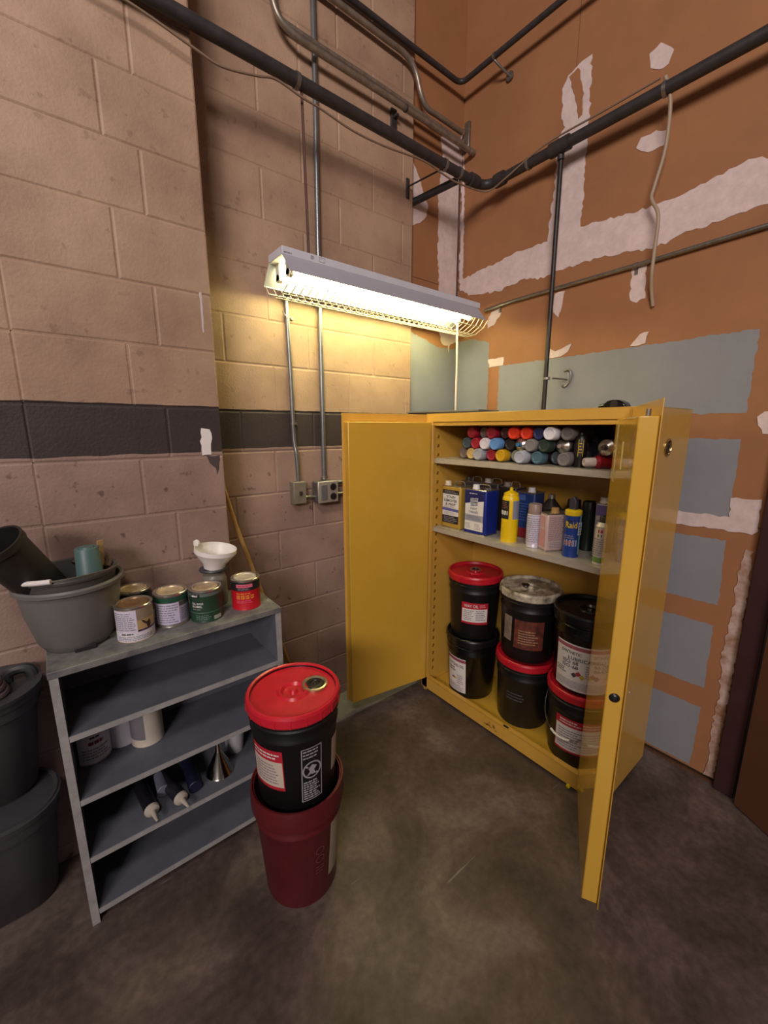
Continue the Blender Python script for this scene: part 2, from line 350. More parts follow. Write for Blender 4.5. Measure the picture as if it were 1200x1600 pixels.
mudB = {
 'band': [(-0.9, 2.545), (-0.5, 2.53), (-0.1, 2.556), (0.32, 2.549), (0.468, 2.543), (0.523, 2.552), (0.617, 2.543), (0.72, 2.523), (0.811, 2.514), (0.995, 2.529), (1.15, 2.542), (1.346, 2.532), (1.541, 2.537), (1.70, 2.515), (1.92, 2.495), (1.915, 2.434), (1.829, 2.387), (1.614, 2.363), (1.529, 2.376), (1.448, 2.389), (1.369, 2.362), (1.227, 2.377), (1.021, 2.377), (0.842, 2.351), (0.769, 2.354), (0.68, 2.373), (0.575, 2.373), (0.509, 2.382), (0.32, 2.38), (-0.1, 2.365), (-0.5, 2.38), (-0.9, 2.37)],
 'strip': [(1.168, 3.255), (1.158, 3.088), (1.154, 2.959), (1.155, 2.749), (1.15, 2.53), (1.239, 2.513), (1.313, 2.50), (1.326, 2.556), (1.315, 2.67), (1.304, 2.866), (1.305, 2.991), (1.278, 3.018), (1.295, 3.067), (1.30, 3.189), (1.278, 3.234)],
 'w2b': [(1.925, 3.27), (1.918, 3.17), (1.906, 2.992), (1.895, 2.485), (1.925, 2.48)],
 'w3': [(0.916, 3.11), (0.877, 3.125), (0.823, 3.072), (0.838, 3.030), (0.873, 3.030), (0.905, 3.055)],
 'w4': [(0.928, 2.775), (0.914, 2.809), (0.857, 2.806), (0.813, 2.79), (0.814, 2.74), (0.861, 2.733), (0.913, 2.755)],
 'w5': [(0.892, 2.287), (0.836, 2.303), (0.824, 2.152), (0.857, 2.138), (0.888, 2.152)], 'w6': [(1.259, 2.27), (1.21, 2.268), (1.217, 2.194), (1.233, 2.144), (1.265, 2.178)],
 'w7': [(1.662, 2.261), (1.608, 2.268), (1.593, 2.237), (1.639, 2.182), (1.68, 2.171), (1.691, 2.202)], 'w8': [(0.863, 1.952), (0.828, 1.999), (0.795, 2.005), (0.802, 1.96), (0.822, 1.949)],
 'w9': [(1.271, 1.998), (1.233, 1.976), (1.148, 2.006), (1.162, 1.967), (1.205, 1.947), (1.267, 1.952)], 'w10': [(1.669, 1.99), (1.558, 1.991), (1.559, 1.946), (1.656, 1.942)],
 'w11': [(0.373, 1.626), (0.352, 1.640), (0.325, 1.645), (0.320, 1.553), (0.35, 1.558)],
 'w12': [(0.95, 1.218), (0.584, 1.218), (0.403, 1.219), (0.41, 1.299), (0.315, 1.305), (0.309, 1.177), (0.325, 1.161), (0.417, 1.162), (0.582, 1.16), (0.95, 1.16)],
 'w13': [(0.335, 1.092), (0.312, 1.091), (0.303, 0.909), (0.302, 0.563), (0.302, 0.315), (0.302, 0.022), (0.335, 0.022), (0.335, 0.09), (0.34, 0.221), (0.337, 0.417), (0.351, 0.627), (0.342, 0.838), (0.346, 0.979)]}
for i, (k, p) in enumerate(mudB.items()): patch_B('joint_compound', p, M_mud if k != 'w13' else mat('smeared_compound', 'c9b3aa', 0.85, noise=0.5, scale=14, dark='8a6247', bump=0.4), core_r, XB, 0.0016+0.0002*i, 0.007 if k in ('band', 'strip', 'w13') else 0.004)
patch_B('torn_paper', [(1.271, 3.225), (1.226, 3.238), (1.195, 3.133), (1.191, 3.029), (1.206, 3.023), (1.237, 3.13)], M_kraft, core_r, XB, 0.004, 0.004)
for p in ([(1.965, 3.208), (1.989, 3.137), (1.981, 3.07), (1.96, 2.932), (1.967, 2.595), (1.985, 2.40), (2.155, 2.40), (2.155, 3.253), (2.08, 3.25)],
          [(1.745, 3.032), (1.79, 2.98), (1.831, 2.892), (1.88, 2.838), (1.86, 2.77), (1.80, 2.72), (1.745, 2.70)],
          [(1.995, 2.157), (2.032, 2.094), (2.075, 2.100), (2.082, 2.060), (2.092, 2.10), (2.151, 2.128), (2.148, 2.24), (2.0, 2.24)]):
    patch_A('joint_compound', p, M_mud, core_c, YA, 0.0020, 0.006)
# bottom edge of the drywall: thin wooden shim along the floor
struct(MB().box(2.148, 2.16, 0.30, 0.62, 0.0, 0.012).build('trim_2', mat('dark_wood_shim', '5e3d26', 0.7, noise=0.4, scale=30)))
# door frame and the leaf standing ajar at the right edge
struct(MB().box(2.125, 2.255, 0.225, 0.297, 0.0, 2.16).build('trim_3', mat('maroon_steel_frame', '3a1f20', 0.45, noise=0.2, scale=10), bevel=0.003))
dl = struct(MB().box(0, 0.84, -0.022, 0.022, 0.012, 2.12, M=T((2.10, 0.205, 0), math.radians(-121))).build('door_1', mat('brown_door_paint', '5d3a29', 0.5, noise=0.15, scale=6), bevel=0.003))
MB().lathe([(0, 0), (0.028, 0), (0.03, 0.006), (0.011, 0.012), (0.011, 0.04), (0.026, 0.05), (0.028, 0.066), (0.018, 0.078), (0, 0.08)], 20, M=T((2.10, 0.205, 0), math.radians(-121)) @ T((0.77, -0.022, 1.0), axis=(0, -1, 0))).build('door_knob', M_steel, dl)

# ================================================================== PIPES, CONDUITS, LAMP
def band_clamp(mb, p, axis, r, wd=0.02, t=0.003, mi=0):
    mb.lathe([(r, -wd/2), (r+t, -wd/2), (r+t, wd/2), (r, wd/2)], 24, mi, T(p, axis=axis))
PY, PX, PZ, PR = 1.672, 2.06, 2.884, 0.0235
sp_ = root('sprinkler_pipe', (PX, PY, PZ), 'thick black iron pipe turning the corner above the lit lamp', 'pipe')
MB().tube(fillet([(-2.3, PY, PZ), (PX, PY, PZ), (PX, -1.5, PZ)], 0.085, 10), PR, 20).build('pipe_run', M_blackpipe, sp_)
for p, a in (((PX-0.10, PY, PZ), (1, 0, 0)), ((PX, PY-0.10, PZ), (0, 1, 0))):
    MB().lathe([(PR, -0.03), (PR+0.009, -0.028), (PR+0.010, 0), (PR+0.009, 0.028), (PR, 0.03)], 24, 0, T(p, axis=a)).build('elbow_collar', M_blackpipe, sp_)
mb = MB(); mb.lathe([(PR, -0.05), (PR+0.008, -0.048), (PR+0.008, 0.048), (PR, 0.05)], 24, 0, T((PX, 1.235, PZ), axis=(0, 1, 0))); mb.tube([(PX+0.012, 1.235, PZ), (PX+0.014, 1.235, PZ-0.05)], 0.016, 16); mb.build('tee_fitting', M_blackpipe, sp_)
MB().tube([(PX+0.018, 1.235, PZ-0.03), (PX+0.022, 1.225, 0.3)], 0.0112, 14).build('drop_pipe', mat('drop_pipe_iron', '3a3433', 0.45, 0.5, noise=0.4, scale=30), sp_)
mb = MB(); mb.tube([(1.86, PY+0.02, PZ-0.02), (1.745, YA-0.004, PZ-0.075)], 0.0185, 14); mb.build('brace_pipe', M_blackpipe, sp_)
for x in (0.915, 1.735, 1.845): mb = MB(); band_clamp(mb, (x, PY, PZ), (1, 0, 0), PR+0.001, 0.016); mb.build('strap', M_steel, sp_)
for y in (0.80, 1.40): mb = MB(); band_clamp(mb, (PX, y, PZ), (0, 1, 0), PR+0.001, 0.014); mb.build('strap', M_steel, sp_)
# scrolled clamp that pins the drop pipe to the wall
mb = MB(); mb.lathe([(0.0118, -0.006), (0.0165, -0.006), (0.0165, 0.006), (0.0118, 0.006)], 18, 0, T((PX+0.021, 1.2255, 1.835)))
mb.tube([(PX+0.03, 1.20, 1.835), (2.152, 1.15, 1.828)], 0.004, 8)
mb.tube(spline([(2.153, 1.17, 1.872), (2.153, 1.145, 1.875), (2.153, 1.133, 1.85), (2.153, 1.14, 1.815), (2.153, 1.16, 1.795), (2.153, 1.178, 1.80)]), 0.0045, 8); mb.build('wall_clamp', M_steel, sp_)

up = root('upper_pipe', (2.06, 1.872, 3.475), 'slimmer black iron pipe turning the corner near the top of the walls', 'pipe')
MB().tube(fillet([(-0.6, 1.872, 3.475), (2.06, 1.872, 3.475), (2.06, -1.5, 3.475)], 0.05, 8), 0.0135, 16).build('pipe_run', M_blackpipe, up)
mb = MB(); band_clamp(mb, (2.06, 1.645, 3.475), (0, 1, 0), 0.0137, 0.012); mb.tube([(2.06, 1.645, 3.459), (2.10, 1.625, 3.43), (2.155, 1.61, 3.41)], 0.006, 8)
mb.lathe([(0, 0), (0.022, 0), (0.022, 0.006), (0, 0.006)], 14, 0, T((2.153, 1.61, 3.41), axis=(-1, 0, 0))); mb.build('pipe_hanger', M_steel, up)

M_emt = mat('weathered_conduit', '9a8d80', 0.42, 0.6, noise=0.4, scale=30)
c1 = root('conduit', (1.5, 1.84, 3.165), 'lower of the steel conduits running to the corner above the thick pipe', 'conduit', 'wall conduits near the ceiling')
MB().tube(spline([(0.90, 1.845, 3.60), (0.905, 1.845, 3.34), (0.925, 1.845, 3.225), (0.985, 1.842, 3.178), (1.10, 1.84, 3.168), (1.6, 1.84, 3.165), (2.125, 1.84, 3.157)], 8), 0.0138, 14).build('tube', M_emt, c1)
mb = MB(); mb.lathe([(0, 0), (0.017, 0), (0.017, 0.03), (0, 0.03)], 14, 0, T((2.12, 1.84, 3.157), axis=(1, 0, 0))); mb.build('end_cap', M_emt, c1)
mb = MB(); mb.box(1.568, 1.604, 1.888, 1.8995, 3.085, 3.175); mb.box(1.578, 1.594, 1.86, 1.89, 3.13, 3.142); band_clamp(mb, (1.62, 1.84, 3.165), (1, 0, 0), 0.0140, 0.012); mb.build('strut_bracket', M_blackpipe, c1, bevel=0.001)
c2 = root('conduit', (1.5, 1.872, 3.215), 'upper conduit hugging the blocks directly above its twin, ending at the corner', 'conduit', 'wall conduits near the ceiling')
MB().tube(spline([(0.925, 1.875, 3.60), (0.93, 1.875, 3.35), (0.95, 1.874, 3.245), (1.01, 1.873, 3.22), (1.5, 1.872, 3.217), (2.09, 1.872, 3.20)], 8), 0.0125, 12).build('tube', M_emt, c2)
c3 = root('conduit', (1.6, 1.862, 3.3), 'steel conduit that bends down in an S to join the pair by the corner', 'conduit', 'wall conduits near the ceiling')
MB().tube(spline([(0.5, 1.87, 3.425), (1.226, 1.868, 3.422), (1.5, 1.866, 3.418), (1.64, 1.864, 3.412), (1.705, 1.862, 3.37), (1.745, 1.86, 3.285), (1.79, 1.86, 3.245), (1.87, 1.86, 3.242), (2.07, 1.862, 3.24)], 8), 0.0135, 12).build('tube', M_emt, c3)
mb = MB(); mb.box(2.142, 2.1595, 1.872, 1.908, 3.20, 3.335); mb.box(2.09, 2.15, 1.878, 1.902, 3.19, 3.225); mb.tube([(2.13, 1.905, 3.30), (2.12, 1.915, 3.24)], 0.006, 8)
tag(mb.build('conduit_bracket', M_steel, bevel=0.003), 'small grimy steel bracket fixed in the drywall corner where the conduits end', 'bracket')
mb = MB(); mb.box(1.678, 1.700, 1.892, 1.8995, 2.805, 2.90); mb.tube([(1.69, 1.892, 2.86), (1.735, PY+0.02, PZ-0.012)], 0.0045, 8)
tag(mb.build('pipe_bracket', M_blackpipe, bevel=0.002), 'black wall plate with thin rod holding the thick pipe beside the corner', 'bracket')

M_tan = mat('tan_cable', '7d6654', 0.6)
tag(MB().tube(spline([(0.10, 1.655, 2.838), (0.351, 1.655, 2.827), (0.528, 1.655, 2.799), (0.62, 1.655, 2.788), (0.745, 1.655, 2.816), (0.82, 1.655, 2.838), (0.924, 1.655, 2.826), (1.008, 1.655, 2.822), (1.162, 1.655, 2.806), (1.335, 1.655, 2.812), (1.572, 1.655, 2.838), (1.705, 1.655, 2.828), (1.811, 1.65, 2.82), (1.981, 1.64, 2.832), (2.03, 1.60, 2.838), (2.03, 1.5, 2.86), (2.04, 1.3, 2.915), (2.045, 1.05, 2.92), (2.05, 0.82, 2.925)], 6), 0.0042, 8).build('cable', M_tan), 'tan cable sagging along the underside of the thick black pipe', 'cable')
tag(MB().tube(spline([(2.045, 0.80, 2.92), (2.075, 0.783, 2.84), (2.10, 0.79, 2.696), (2.105, 0.817, 2.57), (2.10, 0.821, 2.524), (2.10, 0.793, 2.467), (2.10, 0.785, 2.416), (2.105, 0.788, 2.32), (2.108, 0.789, 2.234), (2.13, 0.791, 2.172), (2.15, 0.785, 2.106)], 6), 0.0072, 10).build('cable', mat('beige_cable', '9f8973', 0.55)), 'beige flexible cable hanging down the orange drywall from the pipe', 'cable')
bc = root('conduit', (2.146, 1.1, 2.285), 'thin steel conduit running level across the orange drywall below the white seam', 'conduit')
MB().tube([(2.146, 1.70, 2.272), (2.146, 1.5, 2.284), (2.146, 0.854, 2.293), (2.146, 0.1, 2.315)], 0.0095, 12).build('tube', M_steel, bc)
for y, z in ((1.60, 2.278), (0.872, 2.292)): mb = MB(); mb.lathe([(0.0098, -0.008), (0.0125, -0.008), (0.0125, 0.008), (0.0098, 0.008)], 14, 0, T((2.146, y, z), axis=(0, 1, 0))); mb.box(2.155, 2.1598, y-0.007, y+0.007, z-0.035, z-0.005); mb.build('strap', M_steel, bc)

# conduits, switch and socket on the block wall
vc = root('conduit', (1.114, 1.886, 1.31), 'steel conduit dropping from the top of the block wall to the socket box', 'conduit')
MB().tube([(1.124, 1.886, 4.2), (1.123, 1.886, 3.1), (1.115, 1.886, 2.44), (1.112, 1.886, 1.315)], 0.0125, 14).build('tube', mat('bright_conduit', '8f9092', 0.32, 0.75, noise=0.2, scale=30), vc)
mb = MB(); mb.lathe([(0.0125, 0), (0.018, 0.002), (0.018, 0.018), (0.0125, 0.02)], 14, 0, T((1.112, 1.886, 1.313))); mb.build('connector', M_steel, vc)
sc = root('conduit', (0.945, 1.886, 1.32), 'steel conduit dropping from behind the lamp to the light switch', 'conduit')
MB().tube(spline([(0.935, 1.886, 2.35), (0.937, 1.886, 2.161), (0.944, 1.886, 1.82), (0.946, 1.886, 1.54), (0.952, 1.876, 1.45), (0.955, 1.872, 1.318)], 6), 0.0105, 14).build('tube', _mats['bright_conduit'], sc)
for z in (2.085, 1.60): mb = MB(); band_clamp(mb, (0.9395 if z > 2 else 0.946, 1.886, z), (0, 0, 1), 0.0107, 0.012); mb.box(0.945, 0.972, 1.893, 1.8998, z-0.006, z+0.006); mb.build('strap', M_steel, sc)
mb = MB(); mb.lathe([(0, 0), (0.007, 0), (0.007, 0.005), (0, 0.005)], 10, 0, T((0.966, 1.894, 2.085), axis=(0, -1, 0)))
mb.build('strap_screw', M_steel, sc)
MB().tube([(0.915, 1.885, 2.11), (0.93, 1.875, 2.085)], 0.0018, 6).build('loose_wire', M_steel, sc)
sw = root('light_switch', (0.953, 1.88, 1.205), 'small grey metal light switch box below the left conduit', 'switch')
M_box = mat('painted_box', '8a8176', 0.5, 0.3, noise=0.2, scale=30)
MB().box(0.918, 0.988, 1.855, 1.8995, 1.205, 1.318).build('box', M_box, sw, bevel=0.003)
MB().box(0.921, 0.985, 1.851, 1.855, 1.208, 1.315).build('cover_plate', M_box, sw, bevel=0.0015)
MB().box(0.947, 0.959, 1.842, 1.853, 1.250, 1.272).build('toggle', mat('dark_toggle', '2c2522', 0.5), sw, bevel=0.0015)
MB().tube([(0.985, 1.872, 1.234), (1.048, 1.872, 1.232)], 0.0095, 12).build('nipple', M_steel, sw)
ot = root('power_outlet', (1.1, 1.87, 1.2), 'square metal socket box with a grey rocker and two black sockets', 'outlet')
MB().box(1.042, 1.162, 1.835, 1.8995, 1.200, 1.312).build('box', mat('zinc_box', '8d8884', 0.4, 0.7, noise=0.3, scale=30), ot, bevel=0.008)
MB().box(1.042, 1.162, 1.829, 1.8355, 1.200, 1.312).build('cover_plate', mat('zinc_plate', 'b9b6b2', 0.35, 0.6), ot, bevel=0.005)
MB().box(1.058, 1.094, 1.825, 1.830, 1.216, 1.294).build('rocker', mat('grey_rocker', '5f5c60', 0.5), ot, bevel=0.002)
for z in (1.281, 1.231):
    s_ = MB().lathe([(0, 0.005), (0.017, 0.005), (0.0185, 0.002), (0.0185, 0)], 20, 0, T((1.130, 1.829, z), axis=(0, -1, 0))).build('socket', mat('black_socket', '1d1719', 0.4), ot)
    MB().box(1.124, 1.1255, 1.8232, 1.8238, z-0.002, z+0.007).box(1.1345, 1.136, 1.8232, 1.8238, z-0.002, z+0.007).build('slot', mat('slot_black', '050505', 0.8), s_)
for z, l in ((1.294, 'upper'), (1.231, 'lower')):
    tag(MB().tube([(1.160, 1.886, z), (1.60, 1.886, z-0.004)], 0.0095, 12).build('conduit', _mats['bright_conduit']), f'{l} of two short level conduits leaving the socket box towards the yellow door', 'conduit', 'level conduits at the socket')

# ---- wire-guarded fluorescent lamp hung from the pipe on two rods
FX0, FX1, FC = 0.80, 2.008, 1.690
lf = root('fluorescent_light', (1.404, FC, 2.108), 'lit twin-tube fluorescent lamp with reflector and wire guard hung in the corner', 'lamp')
M_lampw = mat('lamp_white_enamel', 'c8c8d2', 0.45, noise=0.08, scale=12)
mb = MB(); mb.box(FX0, FX1, FC-0.064, FC+0.064, 2.2445, 2.275); mb.build('spine', M_lampw, lf, bevel=0.002)
for sgn in (-1, 1):
    a = (FC+sgn*0.064, 2.2445); b = (FC+sgn*0.1225, 2.176); t = 0.0016
    pr = [(a[0], a[1]), (b[0], b[1]), (b[0], b[1]-0.006), (b[0]-sgn*t, b[1]-0.006), (b[0]-sgn*t, b[1]-0.001), (a[0]-sgn*t*2, a[1]-0.001)]
    mb = MB(); n = len(pr); vs = [(x, y, z) for x in (FX0, FX1-0.02) for y, z in pr]
    mb.add(vs, [tuple(range(n)), tuple(range(2*n-1, n-1, -1))]+[(i, (i+1) % n, n+(i+1) % n, n+i) for i in range(n)])
    mb.build('reflector', mat('reflector_enamel', 'a9a9b4' if sgn < 0 else 'a9a9b4', 0.4, noise=0.06, scale=12), lf)
M_tube = mat('lit_tube', 'ffffff', 0.4, emit=LAMP_COL, es=LAMP_STRENGTH)
for y in (FC-0.046, FC+0.046):
    tb = MB().lathe([(0, 0), (0.013, 0), (0.016, 0.006), (0.016, FX1-FX0-0.126), (0.013, FX1-FX0-0.12), (0, FX1-FX0-0.12)], 16, 0, T((FX0+0.05, y, 2.196), axis=(1, 0, 0))).build('fluorescent_tube', M_tube, lf)
    for x in (FX0+0.028, FX1-0.072):
        mb = MB(); mb.box(x, x+0.02, y-0.0165, y+0.0165, 2.178, 2.2445); mb.lathe([(0, 0), (0.0165, 0), (0.0165, 0.02), (0, 0.02)], 16, 0, T((x, y, 2.190), axis=(1, 0, 0)))
        mb.build('lamp_holder', mat('holder_white', 'd9d4cc', 0.45), lf, bevel=0.002)
gs = [(FC-0.1225, 2.172), (FC-0.095, 2.138), (FC-0.035, 2.110), (FC+0.035, 2.110), (FC+0.095, 2.138), (FC+0.1225, 2.172)]
M_wire = mat('guard_wire', 'b5aea0', 0.4, 0.4)
mb = MB(); nx = 34
for i in range(nx+1):
    x = FX0+0.008+(FX1-FX0-0.01)*i/nx; mb.tube([(x, y, z) for y, z in gs], 0.0017, 6)
gl = mb.build('guard_wire', M_wire, lf, kind='stuff')
for y, z in gs[1:-1]:
    MB().tube([(FX0+0.006, y, z), (FX1, y, z)], 0.0021, 6).build('guard_rail', M_wire, lf)
for x, zz, lb in ((0.938, 2.275, 0), (1.862, 2.275, 1)):
    MB().tube([(x, 1.678, PZ-0.020), (x+0.012, 1.684, 2.27)], 0.0055, 8).build('hanging_rod', mat('rusty_rod', '5a3d38', 0.5, 0.4), lf)
L_ = Lab(flat_map((FX0, FC-0.0645, 2.2445), (1, 0, 0), (0, 0, 1))); L_.lines(0.005, 0.006, 0.05, 0.012, 1, M_print, 0.0004, 0.8); L_.lines(0.125, 0.009, 0.142, 0.024, 3, M_print, 0.0004, 0.6)
for q in ((0.165, 0.008, 0.192, 0.0092), (0.165, 0.0238, 0.192, 0.025), (0.165, 0.008, 0.1662, 0.025), (0.1908, 0.008, 0.192, 0.025)): L_.rect(*q, M_print, 0.0004)
L_.build(lf, 'maker_sticker')
tag(MB().tube([(1.90, 1.70, 2.30), (1.902, 1.692, 1.90), (1.902, 1.69, 1.30)], 0.006, 10).build('cable', mat('white_cable', 'cfcac2', 0.5)), 'white cable hanging below the right end of the lamp behind the cabinet', 'cable')

# ================================================================== SAFETY CABINET
CX0, CX1, CY0, CY1, CZ = 1.62, 2.055, 0.556, 1.645, 1.655
cab = root('safety_cabinet', (1.84, 1.10, 0.0), 'tall yellow steel safety cabinet with both doors standing open', 'cabinet')
t = 0.04
MB().box(CX0+0.004, CX1, CY0, CY0+0.003, 0.022, CZ).box(CX0+0.004, CX1, CY0+t-0.003, CY0+t, 0.05, CZ-0.05).box(CX0, CX0+0.004, CY0, CY0+t+0.008, 0.022, CZ).box(CX0+0.004, CX0+0.02, CY0+t+0.005, CY0+t+0.008, 0.09, CZ-0.05).build('side_panel', M_yellow, cab, bevel=0.0012)
MB().box(CX0+0.004, CX1, CY1-0.003, CY1, 0.022, CZ).box(CX0+0.004, CX1, CY1-t, CY1-t+0.003, 0.05, CZ-0.05).box(CX0, CX0+0.004, CY1-t-0.008, CY1, 0.022, CZ).box(CX0+0.004, CX0+0.02, CY1-t-0.008, CY1-t-0.005, 0.09, CZ-0.05).build('side_panel', M_yellow, cab, bevel=0.0012)
MB().box(CX1-t, CX1-0.001, CY0+0.003, CY1-0.003, 0.03, CZ-0.003).build('back_panel', M_yellow, cab)
MB().box(CX0, CX1, CY0, CY1, CZ-0.003, CZ).box(CX0, CX0+0.003, CY0+0.045, CY1-0.045, CZ-0.043, CZ-0.003).box(CX0+0.006, CX0+0.02, CY0+0.045, CY1-0.045, CZ-0.062, CZ-0.03).box(CX0+0.02, CX1-t, CY0+t, CY1-t, CZ-0.05, CZ-0.046).build('top_panel', M_yellow, cab, bevel=0.001)
MB().box(CX0+0.03, CX1-t, CY0+t, CY1-t, 0.045, 0.05).build('bottom_pan', M_yellow_gloss, cab)
sill = MB().box(CX0, CX0+0.003, CY0+0.003, CY1-0.003, 0.018, 0.092).box(CX0, CX0+0.03, CY0+t, CY1-t, 0.089, 0.092).box(CX0+0.027, CX0+0.03, CY0+t, CY1-t, 0.05, 0.089).build('door_sill', M_yellow, cab, bevel=0.0012)
MB().box(CX0+0.008, CX0+0.022, 1.028, 1.058, 0.0905, 0.0925).build('latch_slot', M_ink, sill)
rg = random.Random(5); mb = MB()
for i in range(26):
    y = 1.118+rg.gauss(0, 0.022); z = 0.050+rg.gauss(0, 0.007); s_ = rg.uniform(0.001, 0.004); mb.add([(CX0-0.0004, y-s_*2, z-s_), (CX0-0.0004, y+s_*2, z-s_*0.6), (CX0-0.0004, y+s_, z+s_), (CX0-0.0004, y-s_, z+s_*0.8)], [(0, 1, 2, 3)])
mb.build('scuff_mark', mat('rust_scuff', '7a4d10', 0.8), sill, kind='stuff')
for y in (CY0+0.05, CY1-0.02):
    for x in (CX0+0.02, CX1-0.03):
        MB().lathe([(0, 0), (0.016, 0), (0.017, 0.006), (0.009, 0.010), (0.009, 0.024), (0, 0.024)], 14, 0, T((x, y, 0))).build('levelling_foot', mat('foot_nylon', 'b08a52', 0.5), cab)
MB().lathe([(0, 0.0), (0.006, 0.003), (0.010, 0.012), (0.007, 0.02), (0, 0.024)], 12, 0, T((CX0-0.002, 0.70, 0.002))).build('earth_screw', mat('yellow_paint_blob', 'c7b511', 0.4), cab)
# galvanised shelves
for z in (1.420, 1.035):
    MB().box(CX0+0.022, CX1-t, CY0+t+0.006, CY1-t-0.006, z-0.002, z).box(CX0+0.022, CX0+0.0245, CY0+t+0.006, CY1-t-0.006, z-0.028, z).box(CX0+0.0245, CX0+0.04, CY0+t+0.006, CY1-t-0.006, z-0.028, z-0.026).build('shelf', mat('galvanised_shelf', 'c6beb0', 0.32, 0.35, noise=0.15, scale=25), cab, bevel=0.001)
# slotted shelf standards on the inside of the left wall
mb = MB()
for z in [0.13+0.05*k for k in range(29)]:
    for x in (CX0+0.05, ):
        mb.box(x, x+0.012, CY1-t-0.0012, CY1-t, z, z+0.014).box(x-0.004, x+0.004, CY1-t-0.004, CY1-t, z-0.003, z+0.003)
mb.build('shelf_standard_slots', mat('slot_brown', '7a5510', 0.6), cab, kind='stuff')
# round flame-arrester vent on the right side
v_ = MB().lathe([(0.034, 0), (0.034, 0.004), (0.028, 0.006), (0.026, 0.001), (0.026, 0)], 28, 0, T((1.822, CY0, 1.508), axis=(0, -1, 0))).build('vent_ring', mat('vent_chrome', 'b39a6a', 0.25, 0.9), cab)
MB().lathe([(0.026, 0.0005), (0.018, 0.001), (0.018, 0.003), (0.010, 0.0035), (0.010, 0.001), (0, 0.001)], 24, 0, T((1.822, CY0, 1.508), axis=(0, -1, 0))).build('vent_plug', mat('vent_dark', '4a3820', 0.3, 0.8), v_)
MB().tube([(1.76, CY0, 0.50), (1.76, CY0-0.006, 0.50)], 0.006, 10).build('side_rivet', mat('rivet_pale', 'a89a7c', 0.5), cab)

def door(name, hinge, ang, ln, side, zb=0.088, zt=1.652):
    """u runs hinge -> tip, n is the outside of the door; the pan stands on the inside of the skin"""
    u = Vector((math.cos(ang), math.sin(ang), 0)); n = Vector((u.y, -u.x, 0))*side
    M = Matrix(((u.x, n.x, 0, hinge[0]), (u.y, n.y, 0, hinge[1]), (0, 0, 1, 0), (0, 0, 0, 1)))
    d = MB().box(0.0, ln, 0.046, 0.0485, zb, zt, M=M).build(name, M_yellow, cab, bevel=0.0008)
    MB().box(0.004, ln-0.012, 0.0, 0.046, zb+0.006, zt-0.042, M=M).build('inner_pan', M_yellow_gloss, d, bevel=0.0035, seg=3)
    MB().tube([M @ Vector((-0.003, 0.046, zb)), M @ Vector((-0.003, 0.046, zt))], 0.005, 10).build('piano_hinge', M_yellow, d)
    return d, M
dr, Mr = door('door', (1.5875, 0.653), math.radians(180+28), 0.50, -1)
dr['label'] = 'right door swung towards the viewer'
MB().lathe([(0, 0.0055), (0.006, 0.006), (0.0125, 0.003), (0.0145, 0)], 20, 0, Mr @ T((0.488, 0.023, 0.826), axis=(1, 0, 0))).build('door_bumper', mat('black_rubber', '18181a', 0.3), dr)
MB().tube([Mr @ Vector((0.46, 0.024, 1.605)), Mr @ Vector((0.46, 0.024, 1.628))], 0.006, 10).build('latch_bolt', M_steel, dr)
for q, mm in (((0.065, 1.40, 0.115, 1.593), mat('glue_residue', 'b8a48c', 0.9, noise=0.4, scale=40)), ((0.24, 1.455, 0.275, 1.54), mat('glue_pale', 'cbb98a', 0.9))):
    Lw = Lab(lambda a, b, o=0.0: tuple(Mr @ Vector((a, -o, b)))); Lw.rect(*q, mm, 0.0004); Lw.build(dr, 'sticker_residue')
dlf, Ml = door('door', (1.612, 1.597), math.atan2(1.68-1.597, 1.115-1.612), 0.503, 1)
dlf['label'] = 'left door swung towards the block wall'

# things on top of the cabinet
bd = root('clipboard', (1.755, 1.575, CZ), 'thin black board lying on the cabinet top and overhanging its left end', 'board')
MB().box(-0.10, 0.10, -0.25, 0.25, 0.0, 0.010, M=T((1.755, 1.575, CZ), 0.06)).build('board', mat('black_board', '2d2927', 0.5), bd, bevel=0.001)
MB().box(-0.10, 0.09, -0.23, 0.255, 0.0102, 0.0165, M=T((1.757, 1.58, CZ), 0.10)).build('paper_sheet', mat('dull_paper', '6f6a62', 0.7), bd)
tp = root('tape_measure', (1.84, 0.765, CZ), 'glossy black rounded tape dispenser on top of the cabinet at the right', 'tape dispenser')
hp = [(-0.055, 0.0), (-0.055, 0.018), (-0.03, 0.026), (-0.02, 0.034), (0.0, 0.038), (0.025, 0.036), (0.045, 0.024), (0.055, 0.008), (0.055, 0.0)]
mb = MB(); mb.slab([(1.80, 0.765-a, CZ+b) for a, b in hp], [(1.86, 0.765-a, CZ+b) for a, b in hp]); mb.build('body', mat('gloss_black', '0c0b0c', 0.12), tp, bevel=0.006, seg=3)
MB().lathe([(0, 0.004), (0.014, 0.004), (0.016, 0)], 18, 0, T((1.80, 0.757, CZ+0.019), axis=(-1, 0, 0))).build('side_button', mat('dark_button', '2a2828', 0.3), tp)

